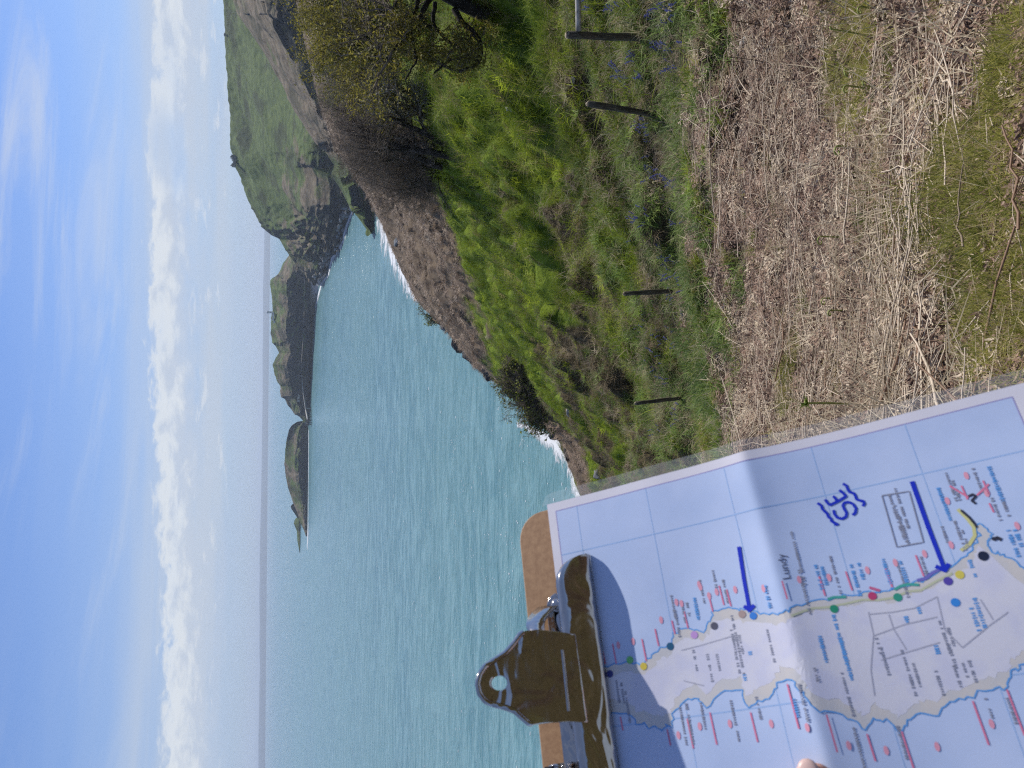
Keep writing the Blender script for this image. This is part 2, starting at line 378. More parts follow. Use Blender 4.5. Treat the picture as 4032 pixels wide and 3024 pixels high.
# distant coast on the horizon
def build_coast():
    n = 300; az = np.radians(np.linspace(-50, 50, n)); D = 12000
    h = 100 + 30 * fbm(np.arange(n) / 22, np.zeros(n), 4, 3)
    rows = []
    for k, (dd, f) in enumerate(((0, 0), (300, .55), (1500, 1.0), (4000, .9), (6000, 0))):
        rows.append(np.stack([np.sin(az) * (D + dd), np.cos(az) * (D + dd), SEA - 5 + f * h], -1))
    tag(link('distant_coast', mesh_np('distant_coast', np.stack(rows, 1), grid_faces(n, 5)), simple('far_land', (.020, .036, .050), .9, .3, .001, coords='pos')), kind='structure')
build_coast()
# ------------------------------------------------------------------ the near hillside: one height field through surveyed points
CTRL = [  # (v, y, forward distance)
 (4032,0,1.5),(4032,750,1.45),(4032,1500,1.4),(4032,3000,1.3),(3400,0,3.4),(3400,700,3.3),(3400,1500,3.2),(3400,2300,3.0),
 (3000,0,5.6),(3000,700,6.0),(3000,1500,6.5),(3000,2300,5.6),(2750,0,7.4),(2750,700,8.6),(2750,1500,12),
 (2540,140,9.6),(2595,455,10.3),(2660,1140,12.8),(2685,1563,14),
 (2240,0,13),(2100,100,16),(1935,75,20),(1800,0,28),(1600,0,55),(1400,0,120),(1200,0,260),(1165,0,300),
 (2300,430,14.5),(2100,430,20),(1900,430,28),(1745,575,36),(1600,430,65),(1400,430,150),(1262,430,290),
 (2400,750,14.5),(2200,750,22),(2000,750,33),(1800,750,55),(1650,800,90),(1500,800,170),(1440,760,260),
 (2450,1000,16),(2250,1000,24),(2050,1000,38),(1850,1000,65),(1700,1000,110),(1600,1000,170),(1552,1000,235),
 (2450,1320,18),(2250,1320,32),(2050,1320,58),(1900,1320,100),(1770,1320,180),
 (2500,1520,20),(2300,1520,38),(2100,1520,75),(1970,1520,145),
 (2550,1740,24),(2350,1740,55),(2200,1740,112),(2550,1920,32),(2400,1920,60),(2265,1920,106),(2360,2100,98),(2450,2600,90),
 (2800,2600,25),(3200,2600,8),(3700,2600,3.2),(1330,600,275),(1640,1180,215),(1865,1440,165),
]
LIP = [(1165,0,300),(1262,430,290),(1330,600,275),(1440,760,260),(1552,1000,235),(1640,1180,215),(1770,1320,180),(1865,1440,165),(1970,1520,145),(2200,1740,112),(2265,1920,106),(2360,2100,98),(2450,2600,90)]
def _feat(P):
    r = np.hypot(P[..., 0], P[..., 1]); th = np.arctan2(P[..., 0], P[..., 1])
    return np.stack([th * 2.2, np.log(r)], -1), r
_cp3 = np.array([at(v, y, d) for v, y, d in CTRL])
_ex = []
for v, y, d in LIP:                                  # past the lip the ground breaks away down to the shore
    p = at(v, y, d)
    if y >= 700:
        q = p * np.array([1.22, 1.22, 1]); q[2] = SEA - 5; _ex.append(q)
        q = p * np.array([1.8, 1.8, 1]); q[2] = SEA - 12; _ex.append(q)
    else:
        q = p * np.array([1.2, 1.2, 1]); q[2] = p[2] - 22; _ex.append(q)
        q = p * np.array([1.8, 1.8, 1]); q[2] = SEA - 5; _ex.append(q)
for th, r, z in ((60, 3, -1.2), (60, 20, -2), (60, 120, 2), (60, 300, 0), (-60, 3, -2.4), (-60, 20, -13), (-60, 70, -45), (-60, 120, -76), (0, .6, -1.35), (60, .6, -1.25), (-60, .6, -1.45)):
    t = math.radians(th); _ex.append(np.array([math.sin(t) * r, math.cos(t) * r, z]))
_cp3 = np.concatenate([_cp3, np.array(_ex)])
_cf, _crr = _feat(_cp3)
_ct = -_cp3[:, 2] / _crr
def _tps(a, b):
    d2 = ((a[:, None] - b[None]) ** 2).sum(-1); return .5 * d2 * np.log(d2 + 1e-9)
_A = _tps(_cf, _cf) + np.eye(len(_cf)) * .002
_Pm = np.concatenate([np.ones((len(_cf), 1)), _cf], 1)
_W = np.linalg.solve(np.block([[_A, _Pm], [_Pm.T, np.zeros((3, 3))]]), np.concatenate([_ct, np.zeros(3)]))
def base_height(X, Y):
    P = np.stack([X, Y, 0 * X], -1).reshape(-1, 3); f, r = _feat(P); out = np.empty(len(P))
    for i in range(0, len(P), 20000):
        s = slice(i, i + 20000)
        out[s] = _tps(f[s], _cf) @ _W[:-3] + _W[-3] + f[s] @ _W[-2:]
    return (-out * r).reshape(X.shape)
# the overgrown ditch and bank that crosses the slope below the fence
DITCH = np.array([at(v, y, 1.0) for v, y in ((1990, -200), (2010, 60), (2060, 300), (2085, 560), (2120, 760), (2190, 930), (2255, 1180), (2300, 1400), (2380, 1560), (2450, 1760))])
def relief(X, Y, Z):
    r = np.hypot(X, Y)
    near = sstep(r, 2, 9)
    a = fbm(X / .45, Y / .45, 3, 201) * .085 * (1 - .5 * sstep(r, 15, 40))
    b = (fbm(X / 1.7 + .3 * Y, Y / 1.1, 3, 211) * .55 - np.abs(fbm(X / 2.6, Y / 1.5, 3, 215)) * 1.25 * sstep(r, 9, 16)) * near
    c = fbm(X / 5.0, Y / 3.6, 4, 221) * 1.6 * sstep(r, 9, 26) * (1 - .4 * sstep(r, 90, 160))
    d = fbm(X / 26, Y / 22, 4, 231) * 1.6 * sstep(r, 45, 130)
    # terracettes across the slope
    lev = (Z + .12 * X) / .9 + 1.1 * fbm(X / 7, Y / 7, 3, 241)
    ter = (np.abs((lev % 1) - .5) - .25) * 1.1 * sstep(r, 11, 20) * (1 - .6 * sstep(r, 60, 120))
    h = a + b + c + d + ter
    # ditch: distance in bearing/depression space turned back into metres
    T = -Z / np.maximum(Y, .1); bx = X / np.maximum(Y, .1)
    tl = np.interp(bx, DITCH[::-1, 0], -DITCH[::-1, 2]) + .012 * fbm(bx * 14, bx * 0, 3, 251)
    s = (T - tl) * r * 2.2
    h += (-1.15 * np.exp(-((s - .5) / 1.0) ** 2) + .55 * np.exp(-((s + 1.6) / 1.2) ** 2)) * sstep(r, 10, 15) * sstep(Y, 5, 10) * (bx > -.35)
    return h
_lp = np.array([at(v, y, d) for v, y, d in LIP])
_lo = np.argsort(np.arctan2(_lp[:, 0], _lp[:, 1])); _lth = np.arctan2(_lp[:, 0], _lp[:, 1])[_lo]
_lr = np.hypot(_lp[:, 0], _lp[:, 1])[_lo]; _lz = _lp[:, 2][_lo]
def height(X, Y):
    Z = base_height(X, Y)
    r = np.hypot(X, Y); th = np.arctan2(X, Y)
    rl = np.interp(th, _lth, _lr); zl = np.interp(th, _lth, _lz); tl = -zl / rl
    f = r / rl
    Z = np.where(f < 1, np.minimum(Z, -r * tl * (1 + .22 * np.maximum(1 - f, 0) * sstep(f, .15, .5))), Z)   # nothing before the lip hides it
    Z = np.where(f >= 1, zl - (r - rl) * tl - np.maximum(r - rl, 0) ** 1.15 * .42, Z)
    return Z + relief(X, Y, Z) * np.where(f > .8, 1 - .45 * sstep(f, .8, 1.0), 1)
def to_px(P):
    """photo pixel (v, y) of world points"""
    q = P @ np.array(FWD); r = P @ np.array(R2); d = P @ np.array(D2)
    return 2016 + FPX * d / q, 1512 - FPX * r / q
TH = np.radians(np.linspace(-42, 42, 470)); RR = np.geomspace(.55, 430, 620)
_T, _R = np.meshgrid(TH, RR, indexing='ij')
HX, HY = np.sin(_T) * _R, np.cos(_T) * _R
HZ = np.maximum(height(HX, HY), SEA - 8)
def ground(X, Y):
    """height of the built mesh at X, Y (bilinear)"""
    X = np.asarray(X, float); Y = np.asarray(Y, float)
    th = np.arctan2(X, Y); lr = np.log(np.maximum(np.hypot(X, Y), .56))
    i = np.clip((th - TH[0]) / (TH[1] - TH[0]), 0, len(TH) - 1.001); j = np.clip((lr - math.log(.55)) / (math.log(430 / .55) / 619), 0, 618.999)
    i0 = i.astype(int); j0 = j.astype(int); fi = i - i0; fj = j - j0
    return (HZ[i0, j0] * (1 - fi) + HZ[i0 + 1, j0] * fi) * (1 - fj) + (HZ[i0, j0 + 1] * (1 - fi) + HZ[i0 + 1, j0 + 1] * fi) * fj
def hit(v, y, d0=None):
    """first point of the hillside along the ray through photo pixel"""
    q = ray(v, y); t = np.geomspace(.7, 400, 1500)
    z = ground(q[0] * t, t); k = np.nonzero(q[2] * t < z)[0]
    if len(k) == 0: return None
    return q * t[k[0]]
def hit_land(v, y):
    """like hit, but steps down the picture until the ray meets the hill before its lip"""
    for dv in range(0, 160, 5):
        p = hit(v + dv, y)
        if p is not None and p[2] > SEA + 12 and p[1] < 270: return p
    return p
def zones(P):
    """vegetation cover by place: bracken litter, green grass, turf, brown heather, scrub"""
    X, Y, Z = P[..., 0], P[..., 1], P[..., 2]; r = np.hypot(X, Y)
    v, y = to_px(np.stack([X, Y, base_height(X, Y)], -1)); v = np.where(Y > .2, v, 4500)
    w = fbm(X / 3.0, Y / 3.0, 4, 301) * 1.0
    edge = np.interp(y, [-400, 0, 400, 700, 1000, 1500, 1800, 2600], [2660, 2690, 2700, 2680, 2740, 2740, 2760, 2800])
    br = sstep(v + w * 170 + 90 * fbm(X / .9, Y / .9, 3, 305), edge - 90, edge + 60)
    turf = sstep(v + w * 420 - .42 * np.abs(y - 250) - np.clip(y - 800, 0, 900) * .3, 3020, 3480)
    w2 = fbm(X / .55, Y / .55, 3, 303)
    turf = np.clip(turf * (.55 + 1.3 * sstep(w2, -.25, .2)), 0, 1) * sstep(w2 + .5 * w, -.45, -.1)
    turf = np.maximum(turf, sstep(w + .6 * w2, .16, .40) * br * .9)
    br2 = br * (1 - .8 * turf)
    lipv = np.interp(y, [0, 430, 600, 760, 1000, 1180, 1320, 1440, 1520, 1740, 1920], [1165, 1262, 1330, 1440, 1552, 1640, 1770, 1865, 1970, 2200, 2265])
    width = np.interp(y, [0, 500, 700, 900, 1150, 1300, 1420, 1500, 1700], [380, 330, 310, 270, 230, 150, 70, 20, 10])
    heath = sstep(lipv + width + w * 90 - v, -25, 25)
    scrub = sstep(fbm(X / 4.2 + 40, Y / 3.2, 4, 311) + .30 * sstep(v, 2080, 2300) - .04, .04, .2) * (1 - br) * (1 - heath) * sstep(v, 1980, 2120)
    return br2, turf * br, heath, scrub, v, y
def build_hill():
    P = np.stack([HX, HY, HZ], -1)
    br, turf, heath, scrub, v, y = zones(P)
    c = np.stack([br, turf, heath, scrub], -1)
    b = MatB('hillside_soil')
    a = b.n.new('ShaderNodeAttribute'); a.attribute_name = 'zone'
    sp = b.n.new('ShaderNodeSeparateColor'); b.l.new(a.outputs['Color'], sp.inputs[0])
    n1 = b.noise(.9, 7, .65); n2 = b.noise(5.0, 6, .65); n3 = b.noise(32, 4, .6)
    grass = b.mix(b.ramp(n1, .36, .66), (.055, .092, .011), (.18, .24, .028))
    litter = b.mix(b.ramp(n3, .35, .7), (.030, .020, .014), (.13, .09, .062))
    turf_c = b.mix(b.ramp(n2, .35, .7), (.085, .095, .020), (.18, .165, .055))
    heather = b.mix(b.ramp(n1, .35, .65), (.085, .062, .045), (.19, .145, .10))
    scr = b.mix(b.ramp(n2, .35, .65), (.040, .032, .018), (.12, .095, .055))
    col = b.mix(a.outputs['Alpha'], grass, scr)
    col = b.mix(sp.outputs[2], col, heather)
    col = b.mix(sp.outputs[0], col, litter); col = b.mix(sp.outputs[1], col, turf_c)
    nz = b.normal_z()
    rock = b.mix(b.ramp(n1, .4, .6), (.05, .048, .045), (.13, .12, .11))
    far = b.n.new('ShaderNodeVectorMath'); far.operation = 'LENGTH'; b.l.new(b.pos(), far.inputs[0])
    col = b.mix(b.math('MULTIPLY', b.ramp(nz, .6, .42), b.ramp(far.outputs['Value'], 70, 110)), col, rock)
    b.P(Base_Color=col, Roughness=.95, Specular_IOR_Level=.1)
    b.bump(b.math('ADD', n2, b.math('MULTIPLY', n3, .3)), .8, .12)
    me = mesh_np('hillside', P, grid_faces(len(TH), len(RR))[:, ::-1], {'zone': c})
    tag(link('hillside', me, b.m, smooth=True), kind='structure')
build_hill()

def build_behind():
    """the slope goes on uphill behind the viewer"""
    th = np.radians(np.linspace(41.8, 318.2, 120)); r = RR[::6]; r = r[r < 140]; A, R_ = np.meshgrid(th, r, indexing='ij')
    zr = HZ[-1][::6][:len(r)]; zl = HZ[0][::6][:len(r)]; f = sstep(np.degrees(A), 42, 318)
    Z = zr[None] * (1 - f) + zl[None] * f; up = np.sin((A - th[0]) / (th[-1] - th[0]) * np.pi)
    Z = Z + up * (R_ * .42 + 1.2 * np.minimum(R_, 1.5)) * (1 - .35 * f) + fbm(np.sin(A) * R_ / 2, np.cos(A) * R_ / 2, 4, 777) * .12 * R_ ** .5 * up
    P = np.stack([np.sin(A) * R_, np.cos(A) * R_, Z], -1); br, tf, he, sc, v, y = zones(P)
    me = mesh_np('hillside_above', P, grid_faces(len(th), len(r))[:, ::-1], {'zone': np.stack([np.clip(.9 + 1.2 * fbm(P[..., 0] / 1.5, P[..., 1] / 1.5, 3, 781), 0, 1), np.clip(.8 * fbm(P[..., 0] / 2.2, P[..., 1] / 2.2, 3, 783), 0, .25), 0 * Z, np.full_like(Z, .5)], -1)})
    tag(link('hillside_above', me, bpy.data.materials['hillside_soil'], smooth=True), kind='structure')
build_behind()
# ------------------------------------------------------------------ ground cover (nobody could count it): instanced clumps
def strips(n, length, width, spread, lean, bend, seed, up=1.0, curl=0.0, flat=False, segs=2):
    """n tapering blades as one triangle mesh; returns V, F"""
    g = np.random.default_rng(seed)
    a = g.uniform(0, 2 * np.pi, n); L = g.uniform(*length, n); W = g.uniform(*width, n)
    rad = np.sqrt(g.uniform(0, 1, n)) * spread; pa = g.uniform(0, 2 * np.pi, n)
    base = np.stack([rad * np.cos(pa), rad * np.sin(pa), np.zeros(n)], -1)
    d = np.stack([np.cos(a), np.sin(a), 0 * a], -1); side = np.stack([-np.sin(a), np.cos(a), 0 * a], -1)
    ln = g.uniform(*lean, n); bd = g.uniform(*bend, n)
    V = []; t_ = np.linspace(0, 1, segs + 1)
    if flat: base[:, 2] = g.uniform(0, .03, n)
    for k, t in enumerate(t_):
        ang = ln + bd * t
        hx = np.sin(ang) * L * t; hz = np.cos(ang) * L * t * up
        if flat: hx = L * (t - .5); hz = curl * np.sin(ang * 3 + a * 7) * L * t + .4 * L * np.abs(t - .5) * np.sin(a * 5)
        c = base + d * hx[:, None] + np.array([0, 0, 1.0]) * hz[:, None]
        w = (W * (1 - t * .92) if not flat else W * (.35 + np.sin(np.pi * (t * .8 + .1))))[:, None]
        tw = np.stack([0 * a, 0 * a, np.sin(a * 11) * (.8 if flat else .2)], -1)
        V += [c - (side + tw) * w * .5, c + (side + tw) * w * .5]
    V = np.stack(V, 1); m = V.shape[1]
    f = []
    for k in range(segs): f += [[2 * k, 2 * k + 1, 2 * k + 3], [2 * k, 2 * k + 3, 2 * k + 2]]
    F = (np.arange(n)[:, None, None] * m + np.array(f)[None]).reshape(-1, 3)
    return V.reshape(-1, 3), F
def blade_mat(name, c0, c1, tr=.45, tc=None, patch=.35, c2=None):
    b = MatB(name); r = b.rand(); n = b.noise(patch, 4, .6)
    col = b.mix(b.ramp(b.math('ADD', b.math('MULTIPLY', r, .55), b.math('MULTIPLY', n, .9)), .38, .95), c0, c1)
    if c2: col = b.mix(b.ramp(r, .80, .86), col, c2)
    b.P(Base_Color=col, Roughness=.55, Specular_IOR_Level=.25); b.translucent(b.mix(.0, col, col), tr); return b.m
GM = {
 'grass': blade_mat('fresh_grass', (.090, .150, .014), (.52, .60, .055), .6, c2=(.40, .34, .14)),
 'lush': blade_mat('lush_grass', (.075, .130, .030), (.28, .38, .085), .5, c2=(.42, .38, .22)),
 'turf': blade_mat('mossy_turf', (.10, .13, .018), (.46, .43, .10), .45, c2=(.55, .44, .24)),
 'straw': blade_mat('dry_straw', (.28, .21, .13), (.60, .50, .34), .25),
 'litter': blade_mat('bracken_litter', (.105, .060, .042), (.40, .27, .19), .2, patch=1.4, c2=(.62, .50, .36)),
 'heath': blade_mat('dead_bracken', (.11, .075, .052), (.31, .22, .15), .2, patch=.12),
 'scrub': blade_mat('bramble', (.060, .045, .025), (.24, .18, .095), .25, c2=(.09, .14, .02)),
}
def source(name, items, mat):
    c = bpy.data.collections.new(name)
    for i, (V, F) in enumerate(items):
        me = mesh_np(name, V, F); me.materials.append(mat)
        o = bpy.data.objects.new('%s_clump_%02d' % (name, i), me); c.objects.link(o)
    return c
def scatter(name, label, coll, P, rot, scl, nvar):
    n = len(P); me = bpy.data.meshes.new(name); me.vertices.add(n); me.vertices.foreach_set('co', np.ascontiguousarray(P, np.float32).ravel())
    def at_(nm, ty, key, a): me.attributes.new(nm, ty, 'POINT').data.foreach_set(key, np.ascontiguousarray(a).ravel())
    at_('rot', 'FLOAT_VECTOR', 'vector', rot.astype(np.float32)); at_('scl', 'FLOAT_VECTOR', 'vector', scl.astype(np.float32))
    at_('pick', 'INT', 'value', rng.integers(0, nvar, n).astype(np.int32))
    o = bpy.data.objects.new(name, me); COL.objects.link(o)
    ng = bpy.data.node_groups.new(name, 'GeometryNodeTree')
    ng.interface.new_socket('Geometry', in_out='INPUT', socket_type='NodeSocketGeometry'); ng.interface.new_socket('Geometry', in_out='OUTPUT', socket_type='NodeSocketGeometry')
    nn, ll = ng.nodes, ng.links
    gi, go = nn.new('NodeGroupInput'), nn.new('NodeGroupOutput'); ip = nn.new('GeometryNodeInstanceOnPoints'); ci = nn.new('GeometryNodeCollectionInfo')
    ci.inputs['Collection'].default_value = coll; ci.inputs['Separate Children'].default_value = True; ci.inputs['Reset Children'].default_value = True
    def na(nm, ty):
        q = nn.new('GeometryNodeInputNamedAttribute'); q.data_type = ty; q.inputs['Name'].default_value = nm; return next(s for s in q.outputs if s.enabled and s.name == 'Attribute')
    er = nn.new('FunctionNodeEulerToRotation'); ll.new(na('rot', 'FLOAT_VECTOR'), er.inputs[0])
    ll.new(gi.outputs[0], ip.inputs['Points']); ll.new(ci.outputs[0], ip.inputs['Instance']); ip.inputs['Pick Instance'].default_value = True
    ll.new(na('pick', 'INT'), ip.inputs['Instance Index']); ll.new(er.outputs[0], ip.inputs['Rotation']); ll.new(na('scl', 'FLOAT_VECTOR'), ip.inputs['Scale'])
    ll.new(ip.outputs[0], go.inputs[0])
    o.modifiers.new('scatter', 'NODES').node_group = ng
    return tag(o, label, None, None, 'stuff')
def sample(n, r0, r1, half=33):
    th = np.radians(rng.uniform(-half, half, n)); r = np.exp(rng.uniform(math.log(r0), math.log(r1), n))
    X, Y = np.sin(th) * r, np.cos(th) * r; return np.stack([X, Y, ground(X, Y)], -1), r
def slope_rot(P, r, amount=.8):
    e = np.maximum(.15, r * .01)
    gx = (ground(P[:, 0] + e, P[:, 1]) - ground(P[:, 0] - e, P[:, 1])) / (2 * e); gy = (ground(P[:, 0], P[:, 1] + e) - ground(P[:, 0], P[:, 1] - e)) / (2 * e)
    gx, gy = np.clip(gx, -1.2, 1.2), np.clip(gy, -1.2, 1.2)
    return np.stack([np.arctan(gy) * amount, -np.arctan(gx) * amount, 0 * r], -1)
def put(name, label, coll, nvar, P, r, s, hs, tilt, lean=(0, 0)):
    rot = slope_rot(P, r, tilt); rot[:, 0] += lean[0]; rot[:, 1] += lean[1]
    rot[:, 2] = rng.uniform(0, 2 * np.pi, len(r)) if lean == (0, 0) else rng.normal(0, .5, len(r))
    scatter(name, label, coll, P, rot, np.stack([s, s, s * hs], -1), nvar)
def build_cover():
    C = {}
    C['grass'] = source('grass', [strips(46, (.16, .34), (.007, .014), .19, (.15, .8), (.2, 1.0), 50 + i) for i in range(4)], GM['grass'])
    C['lush'] = source('lush', [strips(40, (.14, .30), (.010, .020), .17, (.1, .6), (.3, 1.2), 60 + i) for i in range(3)], GM['lush'])
    C['turf'] = source('turf', [strips(60, (.035, .085), (.0022, .004), .055, (.2, 1.0), (.1, .9), 70 + i) for i in range(3)], GM['turf'])
    C['straw'] = source('straw', [strips(26, (.18, .50), (.004, .009), .2, (.9, 1.55), (-.15, .5), 80 + i) for i in range(3)], GM['straw'])
    C['litter'] = source('litter', [strips(90, (.012, .036), (.003, .007), .085, (0, 2), (-1, 1), 90 + i, curl=.25, flat=True, segs=3) for i in range(4)], GM['litter'])
    C['heath'] = source('heath', [strips(46, (.14, .34), (.014, .035), .24, (.3, 1.4), (0, 1.2), 100 + i) for i in range(3)], GM['heath'])
    C['scrub'] = source('scrub', [strips(52, (.18, .5), (.005, .013), .2, (.2, 1.3), (.4, 1.8), 110 + i) for i in range(3)], GM['scrub'])
    # bracken litter carpet
    P, r = sample(24000, 1.15, 16); br, tf, he, sc, v, y = zones(P)
    k = rng.uniform(0, 1, len(r)) < .82 * br + .3 * tf + .12 * (1 - br) * (v > 2450); Q, q = P[k], r[k]
    put('bracken_litter', 'brown crumbled dead bracken covering the near bank', C['litter'], 4, Q, q, .5 * q ** .42 * rng.uniform(.7, 1.3, len(q)), rng.uniform(.6, 1.2, len(q)), .9)
    # short mossy turf
    P, r = sample(30000, 1.15, 14); br, tf, he, sc, v, y = zones(P)
    pt = fbm(P[:, 0] / .7, P[:, 1] / .7, 3, 401)
    k = rng.uniform(0, 1, len(r)) < np.clip(tf * 1.3 - .15, 0, 1) * sstep(pt, -.35, .05) + .10 * (v > 2700) * sstep(pt, .18, .3); Q, q = P[k], r[k]
    put('mossy_turf', 'short yellow-green mossy turf at the foot of the picture', C['turf'], 3, Q, q, .75 * q ** .3 * rng.uniform(.7, 1.35, len(q)), rng.uniform(.7, 1.3, len(q)), .9)
    # dry straw lying in the bracken and rough grass
    P, r = sample(9000, 1.3, 45); br, tf, he, sc, v, y = zones(P)
    k = rng.uniform(0, 1, len(r)) < .16 * br * (1 - .6 * tf) + .4 * (v > 2050) * (v < 2740) * sstep(fbm(P[:, 0] / 1.6, P[:, 1] / 1.3, 3, 431), -.05, .25); Q, q = P[k], r[k]
    put('dry_straw', 'thin pale dry grass stems lying over the bank', C['straw'], 3, Q, q, .42 * q ** .35 * rng.uniform(.7, 1.3, len(q)), rng.uniform(.4, .8, len(q)), .9)
    # fresh grass of the slope
    P, r = sample(90000, 7, 290); br, tf, he, sc, v, y = zones(P)
    g = (1 - br) * (1 - he) * (1 - .65 * sc) * sstep(fbm(P[:, 0] / 2.4, P[:, 1] / 1.6, 3, 411), -.62, -.2)
    lush = sstep(v, 2420, 2560)
    k = rng.uniform(0, 1, len(r)) < g * (1 - .65 * lush) * (.35 + .65 * sstep(fbm(P[:, 0] / 1.5, P[:, 1] / 1.0, 3, 417), -.3, .0)); Q, q = P[k], r[k]
    put('rough_grass', 'long bright green grass covering the slope', C['grass'], 4, Q, q, .29 * q ** .5 * rng.uniform(.65, 1.35, len(q)), .5 / (1 + q / 75) * rng.uniform(.6, 1.3, len(q)), .7, (.25, -.35))
    P, r = sample(26000, 6.5, 40); br, tf, he, sc, v, y = zones(P)
    k = rng.uniform(0, 1, len(r)) < (1 - br) * (1 - .5 * sc) * sstep(v, 2250, 2560) * sstep(fbm(P[:, 0] / 1.3, P[:, 1] / 1.0, 3, 421), -.4, 0); Q, q = P[k], r[k]
    put('lush_grass', 'blue-green leafy grass around the fence posts', C['lush'], 3, Q, q, .30 * q ** .45 * rng.uniform(.65, 1.3, len(q)), rng.uniform(.6, 1.1, len(q)), .6)
    P, r = sample(30000, 25, 300); br, tf, he, sc, v, y = zones(P)
    k = rng.uniform(0, 1, len(r)) < he * .85 * sstep(fbm(P[:, 0] / 9, P[:, 1] / 7, 3, 441), -.5, -.1); Q, q = P[k], r[k]
    put('dead_bracken', 'brown dead bracken and heather on the cliff-top shoulder', C['heath'], 3, Q, q, .22 * q ** .5 * rng.uniform(.6, 1.4, len(q)), .7 * rng.uniform(.5, 1.2, len(q)), .7)
    P, r = sample(24000, 9, 110); br, tf, he, sc, v, y = zones(P)
    k = rng.uniform(0, 1, len(r)) < sc * .75; Q, q = P[k], r[k]
    put('bramble_scrub', 'tangled brown bramble and dead stems in the hollows', C['scrub'], 3, Q, q, .22 * q ** .5 * rng.uniform(.6, 1.4, len(q)), rng.uniform(.4, .85, len(q)), .6)
build_cover()
# ------------------------------------------------------------------ trees and bushes
class Tubes:
    def __init__(s): s.V = []; s.F = []; s.n = 0
    def batch(s, P, R, k=3):
        """many equal-length branches at once: P (b,m,3), R (b,m)"""
        P = np.asarray(P, float); R = np.asarray(R, float); b, m = R.shape
        T = P[:, -1] - P[:, 0]; T /= np.linalg.norm(T, axis=1, keepdims=True) + 1e-12
        ref = np.where(np.abs(T[:, 2:3]) < .9, np.array([[0, 0, 1.0]]), np.array([[1.0, 0, 0]])); A = np.cross(T, ref); A /= np.linalg.norm(A, axis=1, keepdims=True); B = np.cross(T, A)
        a = np.linspace(0, 2 * np.pi, k, endpoint=False)
        V = P[:, :, None] + (A[:, None, None] * np.cos(a)[None, None, :, None] + B[:, None, None] * np.sin(a)[None, None, :, None]) * R[:, :, None, None]
        i = np.arange(m - 1)[:, None] * k + np.arange(k)[None]; j = np.arange(m - 1)[:, None] * k + (np.arange(k)[None] + 1) % k
        f = np.stack([i, j, j + k, i + k], -1).reshape(-1, 4)
        s.V.append(V.reshape(-1, 3)); s.F.append((f[None] + (np.arange(b) * m * k)[:, None, None]).reshape(-1, 4) + s.n); s.n += b * m * k
    def add(s, P, R, k=5):
        P = np.asarray(P, float); R = np.asarray(R, float); m = len(P)
        T = np.gradient(P, axis=0); T /= np.linalg.norm(T, axis=1, keepdims=True) + 1e-12
        ref = np.array([0, 0, 1.0]) if abs(T[0, 2]) < .9 else np.array([1.0, 0, 0])
        A = np.cross(T, ref); A /= np.linalg.norm(A, axis=1, keepdims=True) + 1e-12; B = np.cross(T, A)
        a = np.linspace(0, 2 * np.pi, k, endpoint=False)
        V = P[:, None] + (A[:, None] * np.cos(a)[None, :, None] + B[:, None] * np.sin(a)[None, :, None]) * R[:, None, None]
        i = np.arange(m - 1)[:, None] * k + np.arange(k)[None]; j = np.arange(m - 1)[:, None] * k + (np.arange(k)[None] + 1) % k
        s.V.append(V.reshape(-1, 3)); s.F.append(np.stack([i, j, j + k, i + k], -1).reshape(-1, 4) + s.n); s.n += m * k
    def mesh(s, name, attrs=None): return mesh_np(name, np.concatenate(s.V), np.concatenate(s.F), attrs)
def wander(g, p, d, L, n, wig, pull):
    P = [np.array(p, float)]; d = np.array(d, float)
    for i in range(n):
        d = d + g.normal(0, wig, 3) + np.array(pull) * (1.0 / n); d /= np.linalg.norm(d) + 1e-9
        P.append(P[-1] + d * L / n)
    return np.array(P), d
